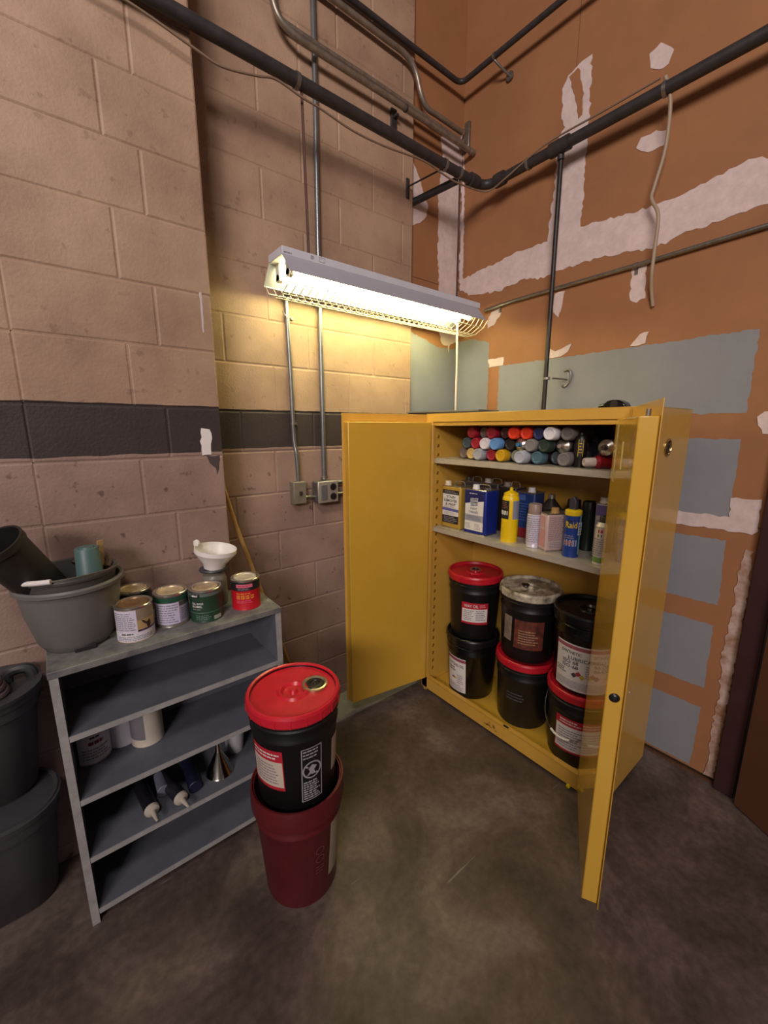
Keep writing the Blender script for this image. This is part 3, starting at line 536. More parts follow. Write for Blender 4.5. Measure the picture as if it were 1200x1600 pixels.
# ---------------------------------------------------------------- pails
def pail(loc, label, body, lid, rz=0.0, h=0.365, rb=0.128, rt=0.145, group=None, spout=None, bail=None, lidr=0.152, spr=1.0):
    p = root('pail', loc, label, 'pail', group); x, y, z = loc; k = lambda q: rb+(rt-rb)*q/h
    pr = [(0, 0.004), (rb-0.01, 0.004), (rb-0.004, 0.0), (rb, 0.008), (k(h*0.72), h*0.72), (k(h*.72)+0.004, h*0.735), (k(h*.76)+0.004, h*0.75), (k(h*.77), h*0.765), (k(h*.83), h*0.83), (k(h*.84)+0.005, h*0.84), (k(h*.86)+0.005, h*0.86), (k(h*.87), h*0.87), (rt-0.001, h), (rt-0.006, h), (rt-0.007, h-0.02), (rb-0.004, 0.01), (0, 0.01)]
    MB().lathe(pr, 48, 0, T(loc)).build('pail_body', body, p, ang=45)
    if lid:
        r = lidr; lp = [(rt-0.004, h-0.03), (r-0.002, h-0.034), (r, h-0.030), (r+0.001, h-0.004), (r-0.002, h+0.004), (r-0.006, h+0.0065), (r-0.012, h+0.004), (r-0.015, h-0.009), (0.10, h-0.011), (0.054, h-0.009), (0.047, h-0.002), (0.041, h-0.002), (0.035, h-0.012), (0.015, h-0.012), (0.010, h-0.001), (0, h-0.001)]
        l = MB().lathe(lp, 48, 0, T(loc)).build('lid', lid, p, ang=22)
        mb = MB()
        for q in range(20):
            a = 2*math.pi*q/20+0.1; mb.box(r-0.003, r+0.0022, -0.0016, 0.0016, h-0.031, h-0.006, M=T(loc, a))
        mb.build('lid_rib', lid, l, kind='stuff')
        if spout:
            sx, sy = spout; q = T((x+sx, y+sy, z+h-0.010))
            MB().lathe([(0.030*spr, 0), (0.030*spr, 0.008), (0.026*spr, 0.010), (0.022*spr, 0.006), (0.022*spr, 0.003)], 24, 0, q).build('spout_ring', mat('spout_metal', 'b9ac8c', 0.3, 0.8), l)
            MB().lathe([(0.022*spr, 0.002), (0.020*spr, 0.008), (0.012*spr, 0.009), (0.010*spr, 0.005), (0.004*spr, 0.005), (0.003*spr, 0.008), (0, 0.008)], 24, 0, q).build('spout_cap', mat('spout_dark', '1c1714', 0.35), l)
    if bail:
        a0, drop, grip = bail; R = rt+0.008; pts = []
        for q in range(21):
            s_ = math.pi*q/20; lx = R*math.cos(s_); ly = R*math.sin(s_); dz = -drop*math.sin(s_)
            pts.append((x+lx*math.cos(a0)-ly*math.sin(a0), y+lx*math.sin(a0)+ly*math.cos(a0), z+h*0.80+dz))
        b_ = MB().tube(pts, 0.0018, 6).build('bail', M_steel, p)
        if grip: MB().tube(pts[8:13], 0.0055, 10).build('grip', M_whitepl, b_)
    return p, k
FZ = 0.05
cam_a = lambda x, y: math.atan2(-y, -x)
G_in = 'oil pails stacked in the cabinet'
P1, P2, P3 = (1.808, 1.415), (1.838, 1.083), (1.812, 0.768)
# left stack
p, k = pail((*P1, FZ), 'plain black pail with tall white cutting oil label at the bottom of the left stack', mat('black_pail_gloss', '0d0b0c', 0.22), mat('black_lid', '121012', 0.3), group=G_in)
L_ = Lab(cyl_map((*P1, FZ), k, cam_a(*P1)-0.62)); L_.rect(-0.075, 0.03, 0.055, 0.245, M_white); L_.rect(-0.075, 0.222, 0.055, 0.24, mat('label_plum', '8e4258', 0.6), 0.0009)
L_.text('CUTTING OIL', -0.068, 0.188, 0.045, 0.018, M_ink).lines(-0.065, 0.15, -0.005, 0.18, 2, M_ink, fill=0.5).lines(-0.065, 0.035, 0.045, 0.075, 6, M_print).lines(0.0, 0.08, 0.045, 0.14, 5, M_print)
for du, c in ((-0.03, '2f4f8a'), (-0.02, 'b0303a'), (-0.01, 'c9a83a')): L_.poly([(du-0.008, 0.112), (du, 0.104), (du+0.008, 0.112), (du, 0.120)], mat('hazard_'+c, c, 0.6), 0.0012)
L_.build(p)
p, k = pail((*P1, FZ+0.372), 'black pail with red lid and red-white way oil label on top of the left stack', M_blackpl, M_redpl, group=G_in, spout=(0.022, 0.018))
L_ = Lab(cyl_map((*P1, FZ+0.372), k, cam_a(*P1)+0.04)); L_.rect(-0.074, 0.095, 0.074, 0.222, M_red, sk=-0.004); L_.rect(-0.070, 0.108, 0.070, 0.186, M_white, 0.0009)
L_.text('WAY OIL', -0.060, 0.195, 0.018, 0.017, M_white).lines(0.026, 0.194, 0.066, 0.214, 2, mat('pink_print', 'd98a92', 0.6)).lines(-0.062, 0.116, -0.006, 0.180, 6, M_print, seed=2).lines(0.006, 0.116, 0.064, 0.180, 6, M_print, seed=3); L_.build(p)
# middle stack
p, k = pail((*P2, FZ), 'black pail with red lid and faint stamped lettering under the dirty white lidded one', M_blackpl, M_redpl, group=G_in)
L_ = Lab(cyl_map((*P2, FZ), k, cam_a(*P2)-0.25)); L_.lines(-0.05, 0.15, 0.05, 0.20, 3, mat('stamp_grey', '4a4648', 0.6), seed=8); L_.build(p)
p, k = pail((*P2, FZ+0.372), 'black pail with dirty white lid and oil-stained red label in the middle stack', M_blackpl, mat('oily_white_lid', 'd8ccb4', 0.45, noise=0.6, scale=16, dark='3a2c14'), group=G_in, spout=None, bail=(cam_a(*P2)-math.pi/2+2.4, 0.12, False))
L_ = Lab(cyl_map((*P2, FZ+0.372), k, cam_a(*P2)+0.05)); L_.rect(-0.072, 0.075, 0.072, 0.230, mat('oily_red_label', '7c3a2e', 0.5, noise=0.5, scale=30, dark='3d2117')); L_.lines(-0.05, 0.10, 0.05, 0.18, 6, mat('oily_print', '9a7a5c', 0.6), seed=4)
L_.build(p); L_ = Lab(cyl_map((*P2, FZ+0.372), k, cam_a(*P2)+0.05)); L_.rect(-0.140, 0.10, -0.088, 0.235, mat('oily_white_label', '8f8070', 0.6, noise=0.5, scale=30)); L_.build(p)
MB().lathe([(0.0, 0.0), (0.022, 0.0), (0.020, 0.006), (0.008, 0.008), (0, 0.008)], 18, 0, T((P2[0]+0.0, P2[1]+0.03, FZ+0.372+0.359))).build('spout_cap', mat('oily_cap', '241a12', 0.4), p)
# right stack
p, k = pail((*P3, FZ), 'black pail with red lid and white bail grip at the bottom of the right stack', M_blackpl, M_redpl, group=G_in, bail=(cam_a(*P3)-math.pi/2-0.50, 0.150, True))
L_ = Lab(cyl_map((*P3, FZ), k, cam_a(*P3)-0.22)); L_.rect(-0.07, 0.07, 0.066, 0.245, M_red); L_.rect(-0.067, 0.08, 0.063, 0.205, M_white, 0.0009); L_.lines(-0.05, 0.212, 0.05, 0.238, 2, M_white).lines(-0.055, 0.088, 0.055, 0.19, 8, M_print, seed=6); L_.build(p)
p, k = pail((*P3, FZ+0.372), 'all-black pail with wide white lubricant label on top of the right stack', mat('black_pail_gloss', '0d0b0c', 0.22), mat('black_lid', '121012', 0.3), group=G_in)
L_ = Lab(cyl_map((*P3, FZ+0.372), k, cam_a(*P3)-0.10)); L_.rect(-0.12, 0.012, 0.13, 0.235, M_white); L_.rect(-0.12, 0.212, 0.13, 0.229, mat('label_rose', '9c5560', 0.6), 0.0009)
L_.text('SYNTHETIC', -0.09, 0.186, 0.0, 0.015, M_ink).text('LUBRICANT', -0.055, 0.160, 0.075, 0.017, M_ink).text('ISO 68', -0.08, 0.140, -0.01, 0.017, M_ink).text('ISO-68', -0.08, 0.119, -0.01, 0.017, M_ink)
L_.lines(-0.112, 0.022, 0.12, 0.06, 7, M_print, seed=9).lines(-0.112, 0.085, -0.06, 0.112, 3, M_ink, seed=3).lines(0.02, 0.085, 0.12, 0.15, 6, M_print, seed=12)
for du, dv, c in ((-0.025, 0.09, '4a3f4c'), (-0.008, 0.100, 'a8323c'), (0.008, 0.088, 'b8a040')): L_.poly([(du-0.013, dv), (du, dv-0.013), (du+0.013, dv), (du, dv+0.013)], mat('hazard_'+c, c, 0.6), 0.0012)
L_.build(p)
# stack in front: black pail nested in a red one
RP = (0.526, 1.128)
p, k = pail((*RP, 0.0), 'open dark red plastic pail on the floor holding the black pail', mat('dark_red_pail', '5e161c', 0.42, noise=0.2, scale=10), None, h=0.412, rb=0.122, rt=0.150)
MB().lathe([(0.148, 0.342), (0.156, 0.344), (0.158, 0.357), (0.157, 0.402), (0.155, 0.416), (0.150, 0.416), (0.147, 0.412)], 48, 0, T((*RP, 0))).build('rim_band', _mats['dark_red_pail'], p)
L_ = Lab(cyl_map((*RP, 0), k, cam_a(*RP)+1.12)); L_.rect(-0.05, 0.08, 0.06, 0.30, mat('tan_label', 'a0917c', 0.6)); L_.build(p)
L_ = Lab(cyl_map((*RP, 0), k, cam_a(*RP)+0.45)); L_.ring(0.0, 0.19, 0.016, 0.004, mat('faded_print', '66302c', 0.7)).ring(0.0, 0.225, 0.016, 0.004, _mats['faded_print']).lines(-0.016, 0.13, 0.016, 0.165, 3, _mats['faded_print'], seed=5); L_.build(p)
p, k = pail((*RP, 0.378), 'black pail with bright red lid and brass-ringed spout, standing in the dark red pail', M_blackpl, mat('bright_red_lid', 'd02233', 0.32, noise=0.18, scale=20), spout=(0.072, -0.012), rb=0.126, spr=1.42, rt=0.143, lidr=0.151)
L_ = Lab(cyl_map((*RP, 0.378), k, cam_a(*RP)-0.72)); L_.rect(-0.07, 0.10, 0.055, 0.245, M_red); L_.rect(-0.067, 0.112, 0.052, 0.205, mat('aged_label', 'c3b2a2', 0.7), 0.0009); L_.lines(-0.06, 0.212, 0.045, 0.236, 2, M_white, seed=2).lines(-0.055, 0.12, 0.04, 0.195, 7, M_print, seed=7); L_.build(p)
M_wt = mat('warning_white', '9a969a', 0.6)
L_ = Lab(cyl_map((*RP, 0.378), k, cam_a(*RP)+0.34)); L_.rect(-0.034, 0.05, 0.034, 0.245, mat('warning_black', '151214', 0.5))
for q in ((-0.034, 0.05, -0.031, 0.245), (0.031, 0.05, 0.034, 0.245), (-0.034, 0.05, 0.034, 0.053), (-0.034, 0.242, 0.034, 0.245)): L_.rect(*q, M_wt, 0.0009)
L_.lines(-0.028, 0.205, 0.028, 0.24, 3, M_wt, seed=11).ring(0, 0.163, 0.031, 0.005, M_wt); L_.poly([(-0.018, 0.145), (0.012, 0.145), (0.006, 0.160), (0.016, 0.172), (0.0, 0.182), (-0.012, 0.17), (-0.008, 0.158)], M_wt, 0.0012)
L_.poly([(-0.022, 0.178), (0.018, 0.139), (0.022, 0.143), (-0.018, 0.182)], M_wt, 0.0014); L_.lines(-0.028, 0.056, 0.028, 0.125, 8, M_wt, seed=13, fill=0.6); L_.build(p, 'warning_label')
L_ = Lab(cyl_map((*RP, 0.378), k, cam_a(*RP)+1.18)); L_.rect(-0.03, 0.10, 0.04, 0.22, mat('aged_label', 'c3b2a2', 0.7)); L_.build(p)

# ---------------------------------------------------------------- aerosol cans
def aerosol(base, axis, label, cap, body='8f8a88', r=0.0305, h=0.150, caph=0.040, group=None, style='cap', roll=0.0, name='spray_can', capr=None):
    """base = centre of the can's bottom; axis = direction of the cap"""
    p = root(name, base, label, 'spray can', group); M = T(base, axis=axis) @ Matrix.Rotation(roll, 4, 'Z')
    bm_ = mat('can_'+body, body, 0.35, 0.25)
    MB().lathe([(0, 0.003), (r-0.006, 0.003), (r-0.003, 0.0), (r, 0.002), (r, 0.006), (r-0.001, 0.008), (r-0.001, h-0.012), (r, h-0.010), (r, h-0.005), (r-0.002, h-0.003), (r-0.006, h+0.004), (r-0.012, h+0.010), (0, h+0.011)], 28, 0, M).build('can_body', bm_, p)
    if style == 'cap':
        c = capr or r-0.0015
        MB().lathe([(c, h-0.004), (c+0.0005, h), (c-0.001, h+caph-0.004), (c-0.003, h+caph-0.001), (c-0.006, h+caph), (c-0.010, h+caph-0.001), (c-0.012, h+caph-0.003), (0, h+caph-0.003)], 28, 0, M).build('cap', mat('cap_'+cap, cap, 0.42), p)
    elif style == 'nozzle':
        MB().lathe([(r-0.001, h-0.002), (r-0.001, h+0.003), (r-0.005, h+0.006), (r-0.012, h+0.012), (0.014, h+0.016), (0.012, h+0.015), (0, h+0.015)], 28, 0, M).build('dome', M_tin, p)
        MB().lathe([(0.009, h+0.014), (0.0095, h+0.022), (0.0085, h+0.034), (0.006, h+0.036), (0.003, h+0.035), (0, h+0.035)], 18, 0, M).build('nozzle', mat('cap_'+cap, cap, 0.4), p)
    elif style == 'bottom':
        pass
    return p, M
S1 = 1.420
rows = {
 'bottom': (1.452, [('gb', 1.459, 1.715, '6a5a56', 'taupe'), ('be', 1.395, 1.70, 'b89a62', 'sand beige'), ('lg', 1.328, 1.668, '9a9aa6', 'light grey'), ('cr', 1.262, 1.69, '8d1a2c', 'dark crimson'), ('ye', 1.197, 1.675, 'c09418', 'mustard yellow'), ('gg', 1.134, 1.712, '757868', 'olive grey'), ('lb', 1.070, 1.640, 'a9acba', 'pale blue-grey'), ('te', 1.006, 1.675, '46626f', 'teal'), ('dt', 0.943, 1.73, '3c4648', 'dark slate green'), ('g3', 0.880, 1.67, '6f6a6c', 'mid grey')]),
 'middle': (1.505, [('sl', 1.428, 1.70, '3c4a54', 'slate blue'), ('c2', 1.362, 1.69, '93182a', 'crimson'), ('wh', 1.295, 1.675, 'd2cad6', 'white'), ('lb', 1.230, 1.670, '5d8cc4', 'sky blue'), ('bk', 1.166, 1.70, '231d1c', 'black'), ('nz', 1.103, 1.665, '2f6f98', 'blue'), ('g2', 1.038, 1.668, '7d7878', 'warm grey'), ('dg', 0.975, 1.672, '2c3a34', 'dark green'), ('mt', 0.911, 1.68, '8d8278', 'bare steel')]),
 'top': (1.558, [('rd', 1.396, 1.70, 'a01f30', 'red'), ('gb', 1.331, 1.72, '6e5f56', 'brownish grey'), ('c1', 1.264, 1.685, '951c30', 'deep crimson'), ('ma', 1.199, 1.71, '4a2428', 'maroon'), ('o1', 1.134, 1.675, 'e0381c', 'orange-red'), ('o2', 1.071, 1.68, 'e23c20', 'orange-red'), ('bl', 1.007, 1.68, '26325f', 'navy blue'), ('wt', 0.943, 1.655, 'd8d6de', 'bright white'), ('gy', 0.879, 1.68, '6a6462', 'dull grey')])}
for rn, (z, lst) in rows.items():
    for i, (k_, y, xf, c, cn) in enumerate(lst):
        st = 'nozzle' if k_ in ('nz', 'mt') else 'cap'; h = 0.165 if st == 'nozzle' else 0.150
        what = 'nozzle' if st == 'nozzle' else 'cap'
        extra = ''
        if k_ == 'o1': extra = ', left one'
        if k_ == 'o2': extra = ', right one'
        aerosol((xf+h+0.036, y, z), (-1, 0, 0), f'lying spray can with {cn} {what} in the {rn} pile row{extra}', c, ['8a8486', '3a3436', '75706e', '5a5658'][(i+len(rn)) % 4], h=h, style=st, group='spray cans piled on the top shelf')
G1 = 'loose cans at the right of the top shelf'
aerosol((1.755+0.196, 0.786, S1+0.031), (-1, 0, 0), 'lying can with bare metal valve end on the top shelf beside the red cans', 'b0a898', '5c5048', h=0.16, style='nozzle', group=G1)
aerosol((1.80, 0.685, S1+0.027), (-0.80, 0.60, 0), 'red can with white cap lying aslant at the front of the top shelf', 'c2b2ae', '8e1826', r=0.0265, h=0.125, caph=0.05, group=G1, capr=0.018)
aerosol((1.86, 0.722, S1+0.0855), (-1, 0.02, 0), 'larger steel can with open valve lying on top of the red can', '3a2a26', '8f8478', r=0.032, h=0.16, style='nozzle', group=G1)
wb = root('spray_can', (1.722, 0.838, S1), 'small black upright can with yellow logo plate beside the spray can pile', 'spray can', G1)
MB().lathe([(0, 0), (0.024, 0), (0.025, 0.003), (0.025, 0.118), (0.021, 0.128), (0.012, 0.132), (0.012, 0.142), (0, 0.142)], 24, 0, T((1.722, 0.838, S1))).build('can_body', mat('can_black', '16120f', 0.4), wb)
L_ = Lab(cyl_map((1.722, 0.838, S1), lambda v: 0.025, cam_a(1.722, 0.838))); L_.rect(-0.009, 0.045, 0.011, 0.115, mat('logo_yellow', 'b79b22', 0.5)); L_.rect(-0.006, 0.05, 0.008, 0.110, M_ink, 0.0009); L_.lines(-0.005, 0.056, 0.007, 0.104, 4, _mats['logo_yellow'], fill=0.35); L_.build(wb)
kb = root('storage_case', (1.94, 0.863, S1), 'dark plastic case standing at the back of the top shelf', 'case')
MB().box(1.905, 1.975, 0.822, 0.905, S1, S1+0.168).build('case_body', mat('dark_case', '2c2430', 0.5), kb, bevel=0.006)
MB().box(1.901, 1.906, 0.85, 0.875, S1+0.10, S1+0.13).build('case_latch', M_steel, kb)

# ---------------------------------------------------------------- second shelf
S2 = 1.035
def f_can(x0, y0, dx, dy, h, label, col, rz=0.0, group='cans on the second shelf', capc='2a2422', cap_at=(0.3, 0.3), handle=True, face=None, name='solvent_can', cappos=None, z=S2, base=None, rim=True):
    """oblong tin: x0 = front face, y0 = its left edge (seen from the camera), dy wide, dx deep"""
    cx, cy = x0+dx/2, y0-dy/2; p = root(name, (cx, cy, z), label, 'can', group); M = T((cx, cy, z), rz); a, b = dx/2, dy/2
    MB().box(-a, a, -b, b, 0.003, h, M=M).build('can_body', mat('can_'+col, col, 0.35, 0.15), p, bevel=0.010, seg=3)
    if rim: MB().box(-a-0.0006, a+0.0006, -b-0.0006, b+0.0006, h-0.004, h+0.002, M=M).build('top_rim', M_tin, p, bevel=0.004); MB().box(-a-0.0006, a+0.0006, -b-0.0006, b+0.0006, 0.0, 0.005, M=M).build('bottom_rim', M_tin, p, bevel=0.0012)
    c = Vector((-a*0.45 if cappos is None else cappos[0], b*0.45 if cappos is None else cappos[1], h))
    MB().lathe([(0.019, 0), (0.019, 0.006), (0.0165, 0.008), (0.0165, 0.022), (0.0145, 0.024), (0, 0.024)], 20, 0, M @ T(c)).build('cap', mat('cap_'+capc, capc, 0.4), p)
    if handle: MB().tube(fillet([M @ Vector(q) for q in ((0.0, b*0.25, h), (0.0, b*0.2, h+0.024), (0.0, -b*0.72, h+0.024), (0.0, -b*0.8, h))], 0.012, 4), 0.0035, 8).build('handle', M_tin, p)
    return p, M, a, b
p, M, a, b = f_can(1.678, 1.570, 0.10, 0.136, 0.236, 'gold solvent can with white stain remover label at the left end of the second shelf', 'b4913c', capc='d2c4ae', cappos=(-0.025, 0.045))
L_ = Lab(flat_map(M @ Vector((-a, b, 0)), (0, -1, 0), (0, 0, 1))); w_ = 0.136
L_.rect(0.008, 0.03, w_-0.012, 0.215, M_white); L_.rect(0.008, 0.192, w_-0.012, 0.215, M_ink, 0.0009); L_.rect(0.008, 0.030, w_-0.012, 0.073, M_ink, 0.0009); L_.rect(0.008, 0.098, w_-0.012, 0.114, mat('label_violet', '5a5a9a', 0.6), 0.0009, sk=-0.003)
L_.text('STAIN', 0.036, 0.170, 0.098, 0.014, M_ink).text('REMOVER', 0.020, 0.149, 0.112, 0.015, M_ink).text('& PREP', 0.030, 0.128, 0.102, 0.015, M_ink).lines(0.02, 0.196, 0.118, 0.211, 2, M_print).lines(0.02, 0.034, 0.118, 0.068, 4, M_print).lines(0.02, 0.078, 0.11, 0.094, 3, M_print).lines(0.02, 0.116, 0.11, 0.125, 2, M_print); L_.build(p)
p, M, a, b = f_can(1.672, 1.405, 0.105, 0.142, 0.236, 'royal blue gallon can with white paint thinner label at the front of the second shelf', '1b2c86', capc='d8d8de', cappos=(-0.02, 0.02))
L_ = Lab(flat_map(M @ Vector((-a, b, 0)), (0, -1, 0), (0, 0, 1)))
L_.rect(0.008, 0.02, 0.130, 0.228, mat('can_deep_blue', '1a2058', 0.45)); L_.poly([(0.010, 0.022), (0.128, 0.022), (0.128, 0.182), (0.075, 0.172), (0.010, 0.160)], M_white, 0.0009); L_.rect(0.010, 0.070, 0.128, 0.105, mat('label_grey', '9a9aa6', 0.6), 0.0012)
L_.rect(0.044, 0.150, 0.092, 0.192, M_white, 0.0014, sk=0.004); L_.rect(0.046, 0.152, 0.090, 0.190, mat('label_slate', '54607c', 0.6), 0.0017, sk=0.004)
L_.text('KLEAN', 0.049, 0.173, 0.087, 0.012, M_white, 0.0022).text('STRIP', 0.049, 0.156, 0.087, 0.012, M_white, 0.0022).text('PAINT', 0.046, 0.131, 0.088, 0.012, mat('ink_slate', '4a5068', 0.6)).text('THINNER', 0.036, 0.112, 0.096, 0.013, _mats['ink_slate'])
L_.lines(0.035, 0.212, 0.105, 0.219, 1, M_white).lines(0.015, 0.028, 0.052, 0.06, 4, M_print).lines(0.075, 0.028, 0.115, 0.06, 4, M_print).lines(0.02, 0.076, 0.118, 0.10, 3, mat('ink_grey', '6a6a78', 0.6), o=0.0018); L_.build(p)
# yellow fuel cylinder
yx, yy = 1.715, 1.150
p = root('fuel_cylinder', (yx, yy, S2), 'bright yellow fuel gas cylinder with black label next to the blue gallon can', 'cylinder', 'cans on the second shelf')
MB().lathe([(0, 0.003), (0.036, 0.003), (0.0395, 0.0), (0.0395, 0.010), (0.040, 0.012), (0.040, 0.205), (0.037, 0.222), (0.028, 0.235), (0.014, 0.242), (0.010, 0.244), (0.010, 0.25), (0, 0.25)], 32, 0, T((yx, yy, S2))).build('cylinder_body', mat('cyl_yellow', 'e0bb10', 0.35), p)
MB().lathe([(0.033, 0.228), (0.0355, 0.230), (0.034, 0.238), (0.015, 0.248), (0.008, 0.25), (0.008, 0.262), (0.004, 0.266), (0, 0.266)], 24, 0, T((yx, yy, S2))).build('valve_cap', mat('cyl_yellow', 'e0bb10', 0.35), p)
L_ = Lab(cyl_map((yx, yy, S2), lambda v: 0.040, cam_a(yx, yy))); L_.rect(-0.055, 0.115, -0.006, 0.205, M_ink); L_.rect(-0.055, 0.135, -0.012, 0.155, M_white, 0.0009); L_.lines(-0.05, 0.165, -0.012, 0.2, 4, mat('ink_brown', '8a5a40', 0.6)); L_.build(p); L_ = Lab(cyl_map((yx, yy, S2), lambda v: 0.040, cam_a(yx, yy))); L_.rect(0.012, 0.115, 0.06, 0.205, mat('label_blue_grey', '8088a0', 0.6)); L_.lines(0.015, 0.125, 0.055, 0.2, 7, M_print); L_.build(p)
# blue square can with red foot behind
p, M, a, b = f_can(1.80, 1.185, 0.09, 0.112, 0.235, 'dark blue square can with white cap and red foot behind the yellow cylinder', '22386e', capc='d6d6da', handle=False, cappos=(-0.012, -0.016))
MB().box(-a-0.0009, a+0.0009, -b-0.0009, b+0.0009, 0.003, 0.062, M=M).build('red_foot_band', mat('foot_red', '7a1820', 0.5), p, bevel=0.010, seg=3)
L_ = Lab(flat_map(M @ Vector((-a, b, 0)), (0, -1, 0), (0, 0, 1))); L_.rect(0.012, 0.195, 0.06, 0.222, mat('label_navy', '3a5596', 0.6)); L_.lines(0.012, 0.09, 0.09, 0.185, 7, mat('ink_blue', '36508e', 0.6)); L_.build(p)
# white spray can with tan cap
p, M = aerosol((1.715, 1.018, S2), (0, 0, 1), 'white spray can with taupe cap standing on the second shelf', '8a756c', 'c9c4d0', r=0.0325, h=0.160, caph=0.045, group='cans on the second shelf', capr=0.030)
L_ = Lab(cyl_map((1.715, 1.018, S2), lambda v: 0.0325, cam_a(1.715, 1.018))); L_.rect(-0.05, 0.02, 0.05, 0.148, mat('silver_label', 'c2bccc', 0.35)); L_.lines(-0.045, 0.025, 0.045, 0.143, 12, M_print, seed=21); L_.build(p)
# pinkish oblong can, corner towards the camera
p, M, a, b = f_can(1.682, 0.968, 0.098, 0.062, 0.172, 'pinkish white oblong can with rusty cap and worn print on the second shelf', 'c4aaa6', rz=math.radians(-28), capc='a88050', handle=False, cappos=(0.008, 0.0))
L_ = Lab(flat_map(M @ Vector((-a, b, 0)), (M.to_3x3() @ Vector((0, -1, 0))), (0, 0, 1))); L_.rect(0.01, 0.02, 0.054, 0.10, mat('pink_panel', 'c48a86', 0.6)); L_.lines(0.012, 0.11, 0.052, 0.16, 6, mat('pink_print', 'd98a92', 0.6)); L_.build(p)
L_ = Lab(flat_map(M @ Vector((-a, -b, 0)), (M.to_3x3() @ Vector((1, 0, 0))), (0, 0, 1))); L_.lines(0.012, 0.05, 0.088, 0.16, 12, mat('rose_print', '9a7a7a', 0.6), seed=31).lines(0.02, 0.015, 0.085, 0.045, 4, M_print); L_.build(p, 'side_label')
# blue and yellow spray can with straw
ix, iy = 1.712, 0.836
p = root('spray_can', (ix, iy, S2), 'blue spray can with yellow lettering, yellow band and a straw on its side', 'spray can', 'cans on the second shelf')
MB().lathe([(0, 0.003), (0.029, 0.003), (0.0325, 0.0), (0.033, 0.006), (0.0325, 0.009), (0.0325, 0.182), (0.033, 0.184), (0.031, 0.192), (0.024, 0.20), (0, 0.201)], 30, 0, T((ix, iy, S2))).build('can_body', mat('can_blue', '1d3a86', 0.35), p)
MB().lathe([(0.0335, 0.182), (0.0345, 0.186), (0.034, 0.202), (0.028, 0.206), (0, 0.206)], 30, 0, T((ix, iy, S2))).build('yellow_band', mat('band_yellow', 'd8b818', 0.4), p)
MB().slab([(ix-0.012, iy+q[0], S2+q[1]) for q in ((0.016, 0.206), (-0.014, 0.206), (-0.012, 0.245), (0.0, 0.262), (0.018, 0.252))], [(ix+0.012, iy+q[0], S2+q[1]) for q in ((0.016, 0.206), (-0.014, 0.206), (-0.012, 0.245), (0.0, 0.262), (0.018, 0.252))]).build('spray_head', mat('smoke_head', '3a3a40', 0.3), p, bevel=0.003)
ca = cam_a(ix, iy); L_ = Lab(cyl_map((ix, iy, S2), lambda v: 0.0325, ca-0.1)); L_.rect(-0.034, 0.04, 0.030, 0.175, mat('can_blue', '1d3a86', 0.35), 0.0003); L_.poly([(-0.022, 0.160), (-0.010, 0.166), (0, 0.160), (0.010, 0.166), (0.022, 0.160), (0.02, 0.125), (0, 0.112), (-0.02, 0.125)], M_ink); L_.text('Raid', -0.024, 0.130, 0.021, 0.027, _mats['band_yellow'], 0.0022); L_.rect(-0.03, 0.05, 0.026, 0.078, mat('label_silver_blue', '8a90a8', 0.5)); L_.lines(-0.026, 0.055, 0.015, 0.074, 2, mat('ink_orange', 'c06a3a', 0.6), seed=3).lines(-0.03, 0.082, 0.02, 0.10, 2, M_print); L_.build(p)
s0 = Vector((ix+0.036*math.cos(ca+0.95), iy+0.036*math.sin(ca+0.95), S2)); MB().tube([s0+Vector((0, 0, 0.015)), s0+Vector((0, 0, 0.19))], 0.003, 8).build('straw', mat('straw_teal', '5a7f88', 0.4), p)
L_ = Lab(cyl_map((ix, iy, S2), lambda v: 0.0325, ca+0.95)); L_.rect(-0.009, 0.10, 0.009, 0.155, M_white, 0.0042); L_.lines(-0.007, 0.105, 0.007, 0.15, 4, M_ink, 0.0046); L_.build(p, 'straw_tag')
# right end: white front can and tall can behind
p, M = aerosol((1.70, 0.702, S2), (0, 0, 1), 'white spray can with red band and green foot, rightmost on the second shelf', '2e2826', 'cfc6c0', r=0.0315, h=0.165, caph=0.036, group='cans on the second shelf', capr=0.019)
L_ = Lab(cyl_map((1.70, 0.702, S2), lambda v: 0.0315, cam_a(1.70, 0.702))); L_.rect(-0.06, 0.012, 0.06, 0.152, mat('can_cfc6c0', 'cfc6c0', 0.35, 0.25), 0.0003); L_.rect(-0.06, 0.012, 0.06, 0.034, mat('green_foot', '6f9048', 0.5)); L_.rect(-0.02, 0.135, 0.05, 0.148, M_red); L_.rect(-0.02, 0.118, -0.004, 0.128, M_ink); L_.lines(-0.04, 0.04, 0.04, 0.112, 8, M_print, seed=17); L_.build(p)
p, M, a, b = f_can(1.765, 0.772, 0.06, 0.10, 0.238, 'tall pale tin with purple printing at the back right of the second shelf', 'b5a8a6', capc='c8c0ba', handle=False)
L_ = Lab(flat_map(M @ Vector((-a, b, 0)), (0, -1, 0), (0, 0, 1))); L_.rect(0.006, 0.185, 0.094, 0.23, mat('ink_purple', '5c4c7c', 0.6)); L_.lines(0.01, 0.03, 0.09, 0.17, 10, M_print, seed=19); L_.build(p)
